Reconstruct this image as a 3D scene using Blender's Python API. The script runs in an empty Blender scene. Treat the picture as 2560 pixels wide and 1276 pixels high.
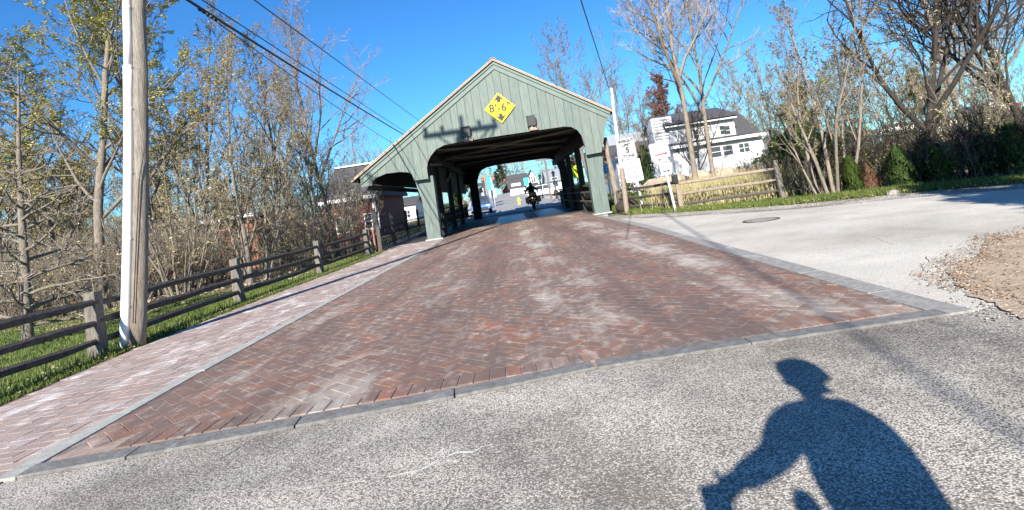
import bpy, math, random
from mathutils import Vector, Matrix
R = math.radians
random.seed(7)
C = bpy.context.scene.collection
sc = bpy.context.scene

# ---------------------------------------------------------------- camera, world, sun, exposure
F = 1345.0; HC = 1.1; PITCH = R(5.4); ROLL = R(8.7); YAW = R(0.9); CX, CY = 1280.0, 364.0
cam_d = bpy.data.cameras.new('camera'); cam = bpy.data.objects.new('camera', cam_d); C.objects.link(cam)
cam_d.sensor_width = 36.0; cam_d.lens = 36.0 * F / 2560.0
cam_d.shift_y = -(638.0 - CY) / 2560.0
cam_d.clip_start = 0.02; cam_d.clip_end = 3000
cam.location = (0, 0, HC)
cam.matrix_world = (Matrix.Translation((0, 0, HC)) @ Matrix.Rotation(-YAW, 4, 'Z') @
                    Matrix.Rotation(math.pi/2 + PITCH, 4, 'X') @ Matrix.Rotation(-ROLL, 4, 'Z'))
sc.camera = cam
SUN_AZ, SUN_EL = R(12.8), R(29.5)        # direction the shadows fall, measured from +Y towards +X
w = bpy.data.worlds.new('World'); sc.world = w; w.use_nodes = True
nt = w.node_tree; nt.nodes.clear()
sky = nt.nodes.new('ShaderNodeTexSky'); sky.sky_type = 'NISHITA'; sky.sun_disc = False
sky.sun_elevation = SUN_EL; sky.sun_rotation = math.pi + SUN_AZ
sky.air_density = 1.0; sky.dust_density = 0.3; sky.ozone_density = 3.0
hs = nt.nodes.new('ShaderNodeHueSaturation'); hs.inputs['Saturation'].default_value = 1.15
tn = nt.nodes.new('ShaderNodeMix'); tn.data_type = 'RGBA'; tn.blend_type = 'MULTIPLY'; tn.inputs[0].default_value = 1.0; tn.inputs[7].default_value = (.44, .88, 1.20, 1)
bg = nt.nodes.new('ShaderNodeBackground'); bg.inputs[1].default_value = 0.075
wo = nt.nodes.new('ShaderNodeOutputWorld')
nt.links.new(sky.outputs[0], hs.inputs['Color']); nt.links.new(hs.outputs[0], tn.inputs[6]); nt.links.new(tn.outputs[2], bg.inputs[0]); nt.links.new(bg.outputs[0], wo.inputs[0])
sd = bpy.data.lights.new('sun', 'SUN'); sd.energy = 5.0; sd.angle = R(0.55); sd.color = (1.0, 0.93, 0.82)
sun = bpy.data.objects.new('sun', sd); C.objects.link(sun)
sdir = Vector((math.sin(SUN_AZ)*math.cos(SUN_EL), math.cos(SUN_AZ)*math.cos(SUN_EL), -math.sin(SUN_EL)))
sun.rotation_euler = sdir.to_track_quat('-Z', 'Y').to_euler(); sun.location = (-10, -30, 30)
sc.view_settings.view_transform = 'Standard'; sc.view_settings.look = 'None'
sc.view_settings.gamma = 1.0; sc.view_settings.exposure = 1.15

def ray(px, py):
    x = px - CX; y = -(py - CY); c, s = math.cos(ROLL), math.sin(ROLL)
    u = x*c + y*s; v = -x*s + y*c; cp, sp = math.cos(PITCH), math.sin(PITCH)
    Y = F*cp - v*sp; Z = F*sp + v*cp
    return (u*math.cos(YAW) + Y*math.sin(YAW), -u*math.sin(YAW) + Y*math.cos(YAW), Z)
def gp(px, py, z=0.0):                    # point of the ground seen at a photo pixel
    X, Y, Z = ray(px, py); t = (z - HC)/Z
    return (X*t, Y*t)
def at(px, py, D):                        # point at distance D (along Y) seen at a photo pixel
    X, Y, Z = ray(px, py); t = D/Y
    return (X*t, D, HC + Z*t)
def sm(t): t = max(0.0, min(1.0, t)); return t*t*(3-2*t)
def terrain(x, y):
    z = 1.9*sm((y-42)/70.0)
    z += 1.6*sm((y-34)/40.0)*sm((x-14-0.25*y)/22.0)
    z -= 0.5*sm((-x-8)/7.0)*sm((y-8)/8.0)*(1-sm((y-60)/30))
    return z

# ---------------------------------------------------------------- helpers
def tag(o, label=None, cat=None, group=None, kind=None):
    if label: o['label'] = label
    if cat: o['category'] = cat
    if group: o['group'] = group
    if kind: o['kind'] = kind
    return o
def thing(name, label, cat, loc=(0, 0, 0), rz=0.0, group=None):
    o = bpy.data.objects.new(name, None); C.objects.link(o); o.location = loc; o.rotation_euler = (0, 0, rz)
    o.empty_display_size = 0.2
    return tag(o, label, cat, group)
def copy_tree(o, parent=None):
    c = o.copy(); C.objects.link(c)
    if parent: c.parent = parent
    for ch in list(o.children):
        copy_tree(ch, c)
    return c
class M:
    def __init__(s): s.v = []; s.f = []; s.m = []
    def add(s, vs, fs, mi=0):
        n = len(s.v); s.v.extend(vs)
        for f in fs: s.f.append(tuple(i+n for i in f)); s.m.append(mi)
    def box(s, x0, x1, y0, y1, z0, z1, mi=0):
        s.add([(x0,y0,z0),(x1,y0,z0),(x1,y1,z0),(x0,y1,z0),(x0,y0,z1),(x1,y0,z1),(x1,y1,z1),(x0,y1,z1)],
              [(0,3,2,1),(4,5,6,7),(0,1,5,4),(1,2,6,5),(2,3,7,6),(3,0,4,7)], mi)
    def bar(s, a, b, w, h, mi=0, up=(0, 0, 1)):
        a = Vector(a); b = Vector(b); d = (b-a).normalized(); up = Vector(up)
        if abs(d.dot(up)) > .98: up = Vector((0, 1, 0))
        r = d.cross(up).normalized(); u = r.cross(d)
        vs = []
        for p in (a, b):
            for i, j in ((-1,-1),(1,-1),(1,1),(-1,1)): vs.append(tuple(p + r*(i*w/2) + u*(j*h/2)))
        s.add(vs, [(3,2,1,0),(4,5,6,7),(0,1,5,4),(1,2,6,5),(2,3,7,6),(3,0,4,7)], mi)
    def tube(s, pts, rs, n=6, mi=0, cap=False):
        k = len(pts); n0 = len(s.v); pts = [Vector(p) for p in pts]
        d = (pts[1]-pts[0]).normalized()
        ref = Vector((1, 0, 0)) if abs(d.x) < .8 else Vector((0, 1, 0))
        u = d.cross(ref).normalized()
        for i in range(k):
            if i: d = (pts[min(i+1, k-1)] - pts[i-1]).normalized()
            u = (u - d*u.dot(d)).normalized(); v = d.cross(u); r = rs[i]; p = pts[i]
            for j in range(n):
                a = 2*math.pi*j/n; ca, sa = math.cos(a)*r, math.sin(a)*r
                s.v.append((p.x+u.x*ca+v.x*sa, p.y+u.y*ca+v.y*sa, p.z+u.z*ca+v.z*sa))
        for i in range(k-1):
            for j in range(n):
                a = n0+i*n+j; b = n0+i*n+(j+1) % n
                s.f.append((a, b, b+n, a+n)); s.m.append(mi)
        if cap:
            s.f.append(tuple(n0+j for j in range(n))[::-1]); s.m.append(mi)
            s.f.append(tuple(n0+(k-1)*n+j for j in range(n))); s.m.append(mi)
    def cyl(s, a, b, r0, r1=None, n=12, mi=0): s.tube([a, b], [r0, r0 if r1 is None else r1], n, mi, True)
    def prism(s, poly, y0, y1, mi=0, axis='y'):          # poly in (x,z) extruded along y ; axis 'z': (x,y) along z; 'x': (y,z) along x
        n = len(poly)
        mk = {'y': lambda p, t: (p[0], t, p[1]), 'z': lambda p, t: (p[0], p[1], t), 'x': lambda p, t: (t, p[0], p[1])}[axis]
        vs = [mk(p, y0) for p in poly] + [mk(p, y1) for p in poly]
        fs = [tuple(range(n)), tuple(range(2*n-1, n-1, -1))] + [(i, i+n, (i+1) % n+n, (i+1) % n) for i in range(n)]
        s.add(vs, fs, mi)
    def ball(s, c, rx, ry=None, rz=None, nu=10, nv=7, mi=0):
        ry = ry or rx; rz = rz or rx; n0 = len(s.v)
        s.v.append((c[0], c[1], c[2]-rz))
        for i in range(1, nv):
            t = math.pi*i/nv
            for j in range(nu):
                a = 2*math.pi*j/nu; s.v.append((c[0]+rx*math.sin(t)*math.cos(a), c[1]+ry*math.sin(t)*math.sin(a), c[2]-rz*math.cos(t)))
        s.v.append((c[0], c[1], c[2]+rz)); last = len(s.v)-1
        for j in range(nu):
            s.f.append((n0, n0+1+(j+1) % nu, n0+1+j)); s.m.append(mi)
            b = n0+1+(nv-2)*nu; s.f.append((last, b+j, b+(j+1) % nu)); s.m.append(mi)
        for i in range(nv-2):
            for j in range(nu):
                a = n0+1+i*nu+j; b = n0+1+i*nu+(j+1) % nu; s.f.append((a, b, b+nu, a+nu)); s.m.append(mi)
    def mesh(s, name, mats, smooth=False):
        me = bpy.data.meshes.new(name); me.from_pydata(s.v, [], s.f)
        for m in (mats if isinstance(mats, (list, tuple)) else [mats]): me.materials.append(m)
        if any(s.m): me.polygons.foreach_set('material_index', s.m)
        if smooth: me.polygons.foreach_set('use_smooth', [True]*len(s.f))
        me.update(); return me
    def build(s, name, mats, parent=None, smooth=False, bevel=0.0, fix=True):
        me = s.mesh(name, mats, smooth); o = bpy.data.objects.new(name, me); C.objects.link(o)
        if fix and len(s.f) < 3000:
            import bmesh
            b = bmesh.new(); b.from_mesh(me); bmesh.ops.recalc_face_normals(b, faces=b.faces); b.to_mesh(me); b.free()
        if parent: o.parent = parent
        if bevel:
            bv = o.modifiers.new('bevel', 'BEVEL'); bv.width = bevel; bv.segments = 2; bv.limit_method = 'ANGLE'
        return o

# ---------------------------------------------------------------- materials
def lin(c): return tuple(c) + (1.0,)
def mat(name, c1, c2=None, scale=4.0, rough=0.85, detail=4, bump=0.0, bscale=None, island=None, stretch=None, metal=0.0, spec=0.3, lo=0.35, hi=0.65, c3=None, s3=1.0, l3=(0.55, 0.7)):
    m = bpy.data.materials.new(name); m.use_nodes = True; t = m.node_tree; N = t.nodes; L = t.links
    b = N['Principled BSDF']; b.inputs['Roughness'].default_value = rough; b.inputs['Metallic'].default_value = metal
    b.inputs['Specular IOR Level'].default_value = spec
    tc = N.new('ShaderNodeTexCoord'); vec = tc.outputs['Object']
    if stretch:
        mp = N.new('ShaderNodeMapping'); mp.inputs['Scale'].default_value = stretch; L.new(vec, mp.inputs[0]); vec = mp.outputs[0]
    def noise(sca, det=detail):
        n = N.new('ShaderNodeTexNoise'); n.inputs['Scale'].default_value = sca; n.inputs['Detail'].default_value = det; n.inputs['Roughness'].default_value = .6
        L.new(vec, n.inputs['Vector']); return n
    def mixc(fac, a, bb):
        x = N.new('ShaderNodeMix'); x.data_type = 'RGBA'
        L.new(fac, x.inputs[0])
        for s, val in ((6, a), (7, bb)):
            if isinstance(val, tuple): x.inputs[s].default_value = lin(val)
            else: L.new(val, x.inputs[s])
        return x.outputs[2]
    def ramp(val, a, bb):
        r = N.new('ShaderNodeMapRange'); r.inputs[1].default_value = a; r.inputs[2].default_value = bb; L.new(val, r.inputs[0]); return r.outputs[0]
    col = c1
    if c2:
        n = noise(scale); col = mixc(ramp(n.outputs['Fac'], lo, hi), c1, c2)
    if c3:
        n = noise(s3, 5); col = mixc(ramp(n.outputs['Fac'], *l3), col, c3)
    if island:
        g = N.new('ShaderNodeNewGeometry')
        cr = N.new('ShaderNodeValToRGB'); cr.color_ramp.interpolation = 'CONSTANT'
        els = cr.color_ramp.elements
        for i, cc in enumerate(island['cols']):
            e = els[i] if i < 2 else els.new(i/len(island['cols']))
            e.position = i/len(island['cols']); e.color = lin(cc)
        L.new(g.outputs['Random Per Island'], cr.inputs[0])
        x = N.new('ShaderNodeMix'); x.data_type = 'RGBA'; x.blend_type = island.get('mode', 'MIX'); x.inputs[0].default_value = island['fac']
        if isinstance(col, tuple): x.inputs[6].default_value = lin(col)
        else: L.new(col, x.inputs[6])
        L.new(cr.outputs[0], x.inputs[7]); col = x.outputs[2]
    if isinstance(col, tuple): b.inputs['Base Color'].default_value = lin(col)
    else: L.new(col, b.inputs['Base Color'])
    if bump:
        n = noise(bscale or scale*3, 5); bp = N.new('ShaderNodeBump'); bp.inputs['Strength'].default_value = bump; bp.inputs['Distance'].default_value = .02
        L.new(n.outputs['Fac'], bp.inputs['Height']); L.new(bp.outputs[0], b.inputs['Normal'])
    m['h'] = 1
    return m
def after(m, c, scale, rng, mode='noise', stretch=None, isl=0.0, tracks=0.0):      # lay one more patch of colour over a material
    t = m.node_tree; N = t.nodes; L = t.links; b = N['Principled BSDF']
    tc = N.new('ShaderNodeTexCoord'); vec = tc.outputs['Object']
    if stretch:
        mp = N.new('ShaderNodeMapping'); mp.inputs['Scale'].default_value = stretch; L.new(vec, mp.inputs[0]); vec = mp.outputs[0]
    n = N.new('ShaderNodeTexNoise'); n.inputs['Scale'].default_value = scale; n.inputs['Detail'].default_value = 6; n.inputs['Roughness'].default_value = .65
    L.new(vec, n.inputs['Vector'])
    r = N.new('ShaderNodeMapRange'); r.inputs[1].default_value, r.inputs[2].default_value = rng[0], rng[1]
    if len(rng) > 2: r.inputs[4].default_value = rng[2]
    if tracks:                                   # wear runs along the wheel tracks (own X of the paving)
        sx = N.new('ShaderNodeSeparateXYZ'); tc2 = N.new('ShaderNodeTexCoord'); L.new(tc2.outputs['Object'], sx.inputs[0])
        a1 = N.new('ShaderNodeMath'); a1.operation = 'MULTIPLY_ADD'; a1.inputs[1].default_value = 3.70; a1.inputs[2].default_value = -1.29; L.new(sx.outputs[0], a1.inputs[0])
        co = N.new('ShaderNodeMath'); co.operation = 'COSINE'; L.new(a1.outputs[0], co.inputs[0])
        rp = N.new('ShaderNodeMapRange'); rp.inputs[1].default_value = -2.2; rp.inputs[2].default_value = .2; rp.inputs[3].default_value = .15; rp.inputs[4].default_value = 1; L.new(sx.outputs[0], rp.inputs[0])
        mm = N.new('ShaderNodeMath'); mm.operation = 'MULTIPLY'; L.new(co.outputs[0], mm.inputs[0]); L.new(rp.outputs[0], mm.inputs[1])
        fin = N.new('ShaderNodeMath'); fin.operation = 'MULTIPLY_ADD'; fin.inputs[1].default_value = tracks; L.new(mm.outputs[0], fin.inputs[0]); L.new(n.outputs['Fac'], fin.inputs[2])
        n = type('o', (), {'outputs': {'Fac': fin.outputs[0]}})
    if isl:
        ge = N.new('ShaderNodeNewGeometry'); ma = N.new('ShaderNodeMath'); ma.operation = 'MULTIPLY_ADD'; ma.inputs[1].default_value = isl
        L.new(ge.outputs['Random Per Island'], ma.inputs[0]); L.new(n.outputs['Fac'], ma.inputs[2]); L.new(ma.outputs[0], r.inputs[0])
    else: L.new(n.outputs['Fac'], r.inputs[0])
    x = N.new('ShaderNodeMix'); x.data_type = 'RGBA'; L.new(r.outputs[0], x.inputs[0])
    if b.inputs['Base Color'].links:
        src = b.inputs['Base Color'].links[0].from_socket; L.new(src, x.inputs[6])
    else: x.inputs[6].default_value = b.inputs['Base Color'].default_value
    x.inputs[7].default_value = lin(c); L.new(x.outputs[2], b.inputs['Base Color'])
    return m
def chipseal(name, light, dark, frac, scale=75, soil=.55):
    m = bpy.data.materials.new(name); m.use_nodes = True; t = m.node_tree; N = t.nodes; L = t.links
    b = N['Principled BSDF']; b.inputs['Roughness'].default_value = .92; b.inputs['Specular IOR Level'].default_value = .15
    tc = N.new('ShaderNodeTexCoord'); vec = tc.outputs['Object']
    vo = N.new('ShaderNodeTexVoronoi'); vo.inputs['Scale'].default_value = scale; L.new(vec, vo.inputs['Vector'])
    sep = N.new('ShaderNodeSeparateColor'); L.new(vo.outputs['Color'], sep.inputs[0])
    big = N.new('ShaderNodeTexNoise'); big.inputs['Scale'].default_value = .7; big.inputs['Detail'].default_value = 5; big.inputs['Roughness'].default_value = .65; L.new(vec, big.inputs['Vector'])
    ms = N.new('ShaderNodeMath'); ms.operation = 'MULTIPLY_ADD'; ms.inputs[1].default_value = -2.8; ms.inputs[2].default_value = 1.36
    L.new(big.outputs['Fac'], ms.inputs[0])
    fn = N.new('ShaderNodeTexNoise'); fn.inputs['Scale'].default_value = scale*.42; fn.inputs['Detail'].default_value = 3; L.new(vec, fn.inputs['Vector'])
    f2 = N.new('ShaderNodeMath'); f2.operation = 'MULTIPLY_ADD'; f2.inputs[1].default_value = 1.3; f2.inputs[2].default_value = -.65; L.new(fn.outputs['Fac'], f2.inputs[0])
    f3 = N.new('ShaderNodeMath'); f3.operation = 'MULTIPLY_ADD'; f3.inputs[1].default_value = .72; L.new(sep.outputs[0], f3.inputs[0]); L.new(f2.outputs[0], f3.inputs[2])
    f4 = N.new('ShaderNodeMath'); f4.operation = 'ADD'; f4.inputs[1].default_value = .14; L.new(f3.outputs[0], f4.inputs[0])
    ad = N.new('ShaderNodeMath'); ad.operation = 'ADD'; L.new(f4.outputs[0], ad.inputs[0]); L.new(ms.outputs[0], ad.inputs[1])
    cr = N.new('ShaderNodeValToRGB'); e = cr.color_ramp.elements
    e[0].position = 0; e[0].color = lin(dark); e[1].position = frac+.62; e[1].color = lin(light)
    x = e.new(frac+.22); x.color = lin(tuple((a*1.0+bb)/2.1 for a, bb in zip(light, dark)))
    L.new(ad.outputs[0], cr.inputs[0])
    gap = N.new('ShaderNodeMapRange'); gap.inputs[1].default_value = .30/1; gap.inputs[2].default_value = .75; L.new(vo.outputs['Distance'], gap.inputs[0])
    mx = N.new('ShaderNodeMix'); mx.data_type = 'RGBA'; L.new(gap.outputs[0], mx.inputs[0]); L.new(cr.outputs[0], mx.inputs[6]); mx.inputs[7].default_value = lin(tuple(d*.9 for d in dark))
    warm = N.new('ShaderNodeTexNoise'); warm.inputs['Scale'].default_value = .35; warm.inputs['Detail'].default_value = 3; L.new(vec, warm.inputs['Vector'])
    wr = N.new('ShaderNodeMapRange'); wr.inputs[1].default_value = .5; wr.inputs[2].default_value = .75; wr.inputs[4].default_value = .35; L.new(warm.outputs['Fac'], wr.inputs[0])
    m2 = N.new('ShaderNodeMix'); m2.data_type = 'RGBA'; L.new(wr.outputs[0], m2.inputs[0]); L.new(mx.outputs[2], m2.inputs[6]); m2.inputs[7].default_value = (.33, .27, .22, 1)
    lo = N.new('ShaderNodeTexNoise'); lo.inputs['Scale'].default_value = .55; lo.inputs['Detail'].default_value = 7; lo.inputs['Roughness'].default_value = .7; L.new(vec, lo.inputs['Vector'])
    lr = N.new('ShaderNodeMapRange'); lr.inputs[1].default_value = .36; lr.inputs[2].default_value = .60; lr.inputs[3].default_value = soil; lr.inputs[4].default_value = 1.0; L.new(lo.outputs['Fac'], lr.inputs[0])
    m3 = N.new('ShaderNodeMix'); m3.data_type = 'RGBA'; m3.blend_type = 'MULTIPLY'; m3.inputs[0].default_value = 1; L.new(m2.outputs[2], m3.inputs[6]); L.new(lr.outputs[0], m3.inputs[7])
    L.new(m3.outputs[2], b.inputs['Base Color'])
    bp = N.new('ShaderNodeBump'); bp.inputs['Strength'].default_value = .55; bp.inputs['Distance'].default_value = .004; bp.invert = True
    L.new(vo.outputs['Distance'], bp.inputs['Height']); L.new(bp.outputs[0], b.inputs['Normal'])
    return m

MT = {}
MT['asphalt'] = chipseal('worn chip seal', (.72, .67, .59), (.19, .172, .15), .10, 135)
MT['asphalt2'] = chipseal('pale chip seal', (.70, .66, .595), (.44, .41, .36), .03, 130, .80)
MT['street'] = mat('street asphalt', (.30, .30, .30), (.22, .22, .225), 1.2, .9, bump=.1, bscale=60)
BR = dict(mode='MIX', fac=.75, cols=[(.17,.10,.075),(.21,.11,.078),(.145,.098,.082),(.25,.12,.08),(.18,.108,.085),(.13,.10,.088),(.21,.13,.098),(.165,.12,.10),(.26,.115,.072)])
MT['brick'] = mat('brick paver', (.17,.11,.095), (.21,.135,.115), 30, .8, bump=.35, bscale=90, island=BR)
after(MT['brick'], (.165,.120,.098), 1.2, (.40, .62, .85))
after(MT['brick'], (.44,.405,.365), 1.1, (.57, .80, .85), stretch=(1.6, .45, 1), isl=.07, tracks=.085)
after(MT['brick'], (.46,.43,.39), 9, (.55, .75, .55), stretch=(1.4, .8, 1), isl=.06)
after(MT['brick'], (.105,.075,.068), 1.5, (.46, .68, .75), stretch=(1.6, .2, 1), tracks=-.09)
BW = dict(mode='MIX', fac=.55, cols=[(.27,.20,.175),(.31,.245,.215),(.24,.19,.17),(.31,.22,.185),(.28,.235,.215)])
MT['brickwalk'] = mat('walkway paver', (.29,.225,.21), (.34,.28,.26), 26, .85, bump=.3, bscale=90, island=BW)
after(MT['brickwalk'], (.60,.57,.56), 2.0, (.56, .74, .8), stretch=(1.6, .7, 1), isl=.10)
after(MT['brickwalk'], (.34,.17,.11), 1.1, (.60, .78, .5))
MT['sand'] = mat('joint sand', (.34,.26,.22), (.22,.165,.14), 20, .95)
MT['bed2'] = mat('dusty joint', (.26,.195,.175), (.20,.15,.135), 20, .95)
MT['kerb'] = mat('granite kerb', (.20,.195,.185), (.30,.29,.275), 25, .85, bump=.3, bscale=80, c3=(.42,.42,.40), s3=2.0, l3=(.6,.75))
MT['kerbdark'] = mat('blue grey kerb', (.115,.113,.11), (.19,.185,.178), 18, .8, bump=.4, bscale=60, c3=(.30,.29,.275), s3=3.0, l3=(.62,.72))
MT['bandsidewalk'] = mat('concrete band', (.27,.275,.255), (.36,.355,.33), 15, .9, bump=.2, bscale=60)
MT['ground'] = mat('leaf litter and grass', (.22,.175,.115), (.09,.10,.04), .9, .95, bump=.6, bscale=14, c3=(.22,.175,.12), s3=6, l3=(.5,.7))
MT['lawn'] = mat('lawn', (.05,.085,.018), (.09,.12,.03), 3, .95, bump=.6, bscale=30, c3=(.14,.13,.06), s3=5, l3=(.62,.8))
MT['grass'] = mat('grass blade', (.06,.10,.018), (.11,.145,.035), 1.5, .7, island=dict(mode='MULTIPLY', fac=.6, cols=[(1,1,.9),(.7,.75,.5),(1.3,1.1,.8),(.55,.7,.5),(1.9,1.3,1.3)]))
MT['drygrass'] = mat('dry grass', (.50,.43,.28), (.33,.30,.17), 2, .8, island=dict(mode='MULTIPLY', fac=.6, cols=[(1,1,.9),(.6,.7,.4),(1.2,1.1,.9),(.8,.75,.6)]))
MT['gravel'] = chipseal('roadside gravel', (.66, .63, .57), (.22, .19, .16), .15, 40)
MT['dirt'] = mat('bare soil with wood chips', (.44,.34,.25), (.31,.235,.165), 3, .95, bump=.9, bscale=35, c3=(.42,.34,.25), s3=22, l3=(.56,.68))
MT['rubble'] = mat('broken asphalt', (.36,.34,.31), (.16,.15,.14), 12, .95, bump=.8, bscale=40)
MT['crack'] = mat('crack', (.035,.033,.03), (.08,.075,.07), 12, .95)
MT['palecrack'] = mat('pale filler', (.60,.575,.53), (.40,.385,.355), 40, .95, bump=.3)
GB = dict(mode='MULTIPLY', fac=.85, cols=[(1,1,1),(.90,.93,.94),(1.07,1.06,1.03),(.84,.88,.88),(1.0,.97,.95),(.94,1.0,.98)])
MT['green'] = mat('weathered green boards', (.115,.146,.132), (.146,.177,.161), 2.2, .6, bump=.15, bscale=50, island=GB, stretch=(6,6,1), spec=.35)
after(MT['green'], (.05,.075,.068), 16, (.66, .72, .8), stretch=(1.0, 1.0, .55))
after(MT['green'], (.19,.235,.215), 3, (.50, .72, .55), stretch=(6, 6, .5))
after(MT['green'], (.075,.105,.09), 2.2, (.54, .75, .5), stretch=(5, 5, .35))
MT['greentrim'] = mat('green trim', (.126,.168,.151), (.15,.194,.174), 4, .55, bump=.1, bscale=60)
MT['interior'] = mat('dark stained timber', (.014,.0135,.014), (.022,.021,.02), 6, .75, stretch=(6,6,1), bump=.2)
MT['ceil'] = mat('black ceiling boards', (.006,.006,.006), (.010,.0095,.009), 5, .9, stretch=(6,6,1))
MT['beam'] = mat('timber beam', (.14,.13,.115), (.08,.072,.064), 5, .8, bump=.2)
MT['shingle'] = mat('cedar shingle', (.34,.27,.21), (.22,.18,.15), 14, .9, bump=.7, bscale=30, island=dict(mode='MULTIPLY', fac=.7, cols=[(1,1,1),(.75,.72,.7),(1.15,1.05,.95),(.88,.85,.85)]))
MT['shingleedge'] = mat('cedar shingle edge', (.50,.40,.30), (.34,.27,.21), 20, .85, bump=.4)
MT['deck'] = mat('bridge deck asphalt', (.045,.047,.052), (.06,.062,.068), 3, .62, bump=.1, bscale=40, spec=.35)
MT['plate'] = mat('steel deck plate', (.05,.065,.10), (.07,.085,.12), 3, .40, metal=.5)  # steel, with the blue of the reflected sky put into its colour
MT['concrete'] = mat('concrete', (.42,.41,.39), (.34,.33,.31), 8, .9, bump=.3)
MT['polewood'] = mat('pole wood', (.33,.295,.25), (.17,.148,.125), 9, .85, bump=.8, bscale=30, stretch=(8,8,.5), c3=(.20,.145,.10), s3=.6, l3=(.55,.7))
MT['whiteplastic'] = mat('white conduit', (.80,.81,.82), (.68,.69,.70), 3, .35, spec=.5)
MT['railwood'] = mat('weathered split rail', (.12,.105,.09), (.065,.055,.05), 8, .9, bump=.7, bscale=30, stretch=(3,1.2,3))
MT['postwood'] = mat('weathered grey post', (.24,.215,.185), (.10,.088,.078), 9, .9, bump=.7, bscale=30, stretch=(8,8,1))
MT['newrail'] = mat('tan split rail', (.33,.26,.205), (.22,.175,.14), 8, .9, bump=.6, bscale=30, stretch=(1.2,3,3))
MT['black'] = mat('black metal', (.018,.018,.02), None, rough=.45, spec=.5)
MT['galv'] = mat('galvanised steel', (.50,.54,.56), (.40,.43,.45), 10, .45, metal=.6)
MT['aluminium'] = mat('sign back', (.55,.56,.57), None, rough=.4, metal=.7)
MT['signwhite'] = mat('white sign face', (.60,.60,.58), (.54,.54,.53), 5, .45)
MT['signpink'] = mat('faded white sign face', (.55,.47,.49), (.60,.55,.55), 6, .5)
MT['ink'] = mat('black sign ink', (.03,.03,.032), None, rough=.5)
MT['inkfade'] = mat('faded sign ink', (.30,.20,.24), None, rough=.6)
MT['inkred'] = mat('red sign ink', (.50,.04,.06), None, rough=.5)
MT['inkgrey'] = mat('grey sign ink', (.16,.15,.17), None, rough=.6)
MT['yellow'] = mat('yellow sign face', (.90,.66,.01), None, rough=.4)
MT['fluoyellow'] = mat('fluorescent yellow green sign', (.72,.90,.02), None, rough=.4)
MT['bluesign'] = mat('blue sign face', (.05,.28,.55), None, rough=.4)
MT['tealbanner'] = mat('teal banner', (.05,.55,.58), None, rough=.6)
MT['siding'] = mat('white clapboard', (.62,.62,.63), (.54,.545,.56), 3, .6, bump=.25, bscale=4, stretch=(.2,.2,9))
MT['whitetrim'] = mat('white trim', (.66,.66,.66), None, rough=.5)
MT['roofdark'] = mat('charcoal roof shingles', (.05,.05,.056), (.085,.085,.09), 12, .9, bump=.4)
MT['roofgrey'] = mat('grey roof shingles', (.22,.24,.27), (.28,.30,.33), 10, .9, bump=.3)
MT['glass'] = mat('window glass', (.03,.04,.05), (.07,.08,.09), 1.0, .12, spec=.7)
MT['redwall'] = mat('red painted boards', (.17,.05,.042), (.22,.065,.053), 5, .8, bump=.3, stretch=(5,5,.6))
MT['brickwall'] = mat('orange brick wall', (.42,.17,.11), (.30,.12,.08), 14, .9, bump=.4)
MT['bark'] = mat('grey brown bark', (.26,.22,.175), (.14,.12,.098), 7, .95, bump=.9, bscale=20, stretch=(4,4,1))
MT['barklight'] = mat('light bark', (.28,.235,.185), (.17,.14,.112), 5, .95, bump=.8, bscale=18, stretch=(4,4,1))
MT['barkdark'] = mat('dark bark', (.06,.05,.043), (.032,.027,.024), 6, .95, bump=.9, bscale=18, stretch=(4,4,1))
MT['twig'] = mat('brown twig', (.26,.20,.15), (.17,.13,.10), 3, .9)
MT['twiggrey'] = mat('grey twig', (.34,.29,.24), (.22,.185,.155), 3, .9)
MT['twigdark'] = mat('dark twig', (.075,.06,.052), (.045,.036,.03), 3, .9)
def leafmat(n, cols): 
    m = mat(n, cols[0], None, rough=.6, island=dict(mode='MIX', fac=1.0, cols=cols), spec=.2)
    b = m.node_tree.nodes['Principled BSDF']
    return m
MT['bud'] = leafmat('yellow green spring leaf', [(.34,.34,.05),(.25,.28,.05),(.44,.40,.14),(.40,.38,.08),(.50,.42,.20),(.20,.24,.05)])
MT['budtan'] = leafmat('tan catkin and bud', [(.46,.38,.20),(.36,.32,.11),(.52,.43,.25),(.30,.29,.08)])
MT['budolive'] = leafmat('olive new leaf', [(.13,.16,.04),(.19,.19,.06),(.10,.12,.035),(.24,.21,.11)])
MT['budred'] = leafmat('reddish bud', [(.24,.11,.09),(.18,.08,.08),(.28,.16,.12)])
MT['budshrub'] = leafmat('bright shrub leaf', [(.17,.27,.04),(.11,.19,.03),(.24,.31,.06),(.07,.13,.03)])
MT['cedar'] = leafmat('arborvitae foliage', [(.022,.045,.011),(.035,.065,.014),(.016,.032,.009),(.055,.085,.02)])
MT['cedaryellow'] = leafmat('yellow green conifer foliage', [(.03,.05,.009),(.055,.08,.014),(.02,.036,.009)])
MT['rust'] = leafmat('rust brown dead foliage', [(.12,.06,.035),(.16,.09,.055),(.08,.045,.03)])
MT['stone'] = mat('tan boulder', (.42,.34,.26), (.27,.22,.18), 3, .9, bump=.7, bscale=8)
MT['chips'] = leafmat('wood chip', [(.30,.21,.14),(.22,.15,.10),(.36,.28,.20),(.15,.11,.08)])
MT['beamlight'] = mat('pale brace and lit edge', (.22,.205,.18), (.15,.14,.12), 6, .8)  # pale braces, and the painted light line along the tie beams
MT['litter'] = leafmat('fallen leaf', [(.40,.31,.20),(.28,.20,.13),(.48,.40,.28),(.19,.14,.09)])
MT['carwhite'] = mat('white car paint', (.78,.78,.78), None, rough=.3, spec=.6)
MT['carblue'] = mat('blue car paint', (.06,.16,.36), None, rough=.25, metal=.4, spec=.6)
MT['cardark'] = mat('dark car paint', (.04,.045,.055), None, rough=.25, spec=.6)
MT['carteal'] = mat('pale teal car paint', (.25,.42,.45), None, rough=.3, metal=.3)
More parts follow.
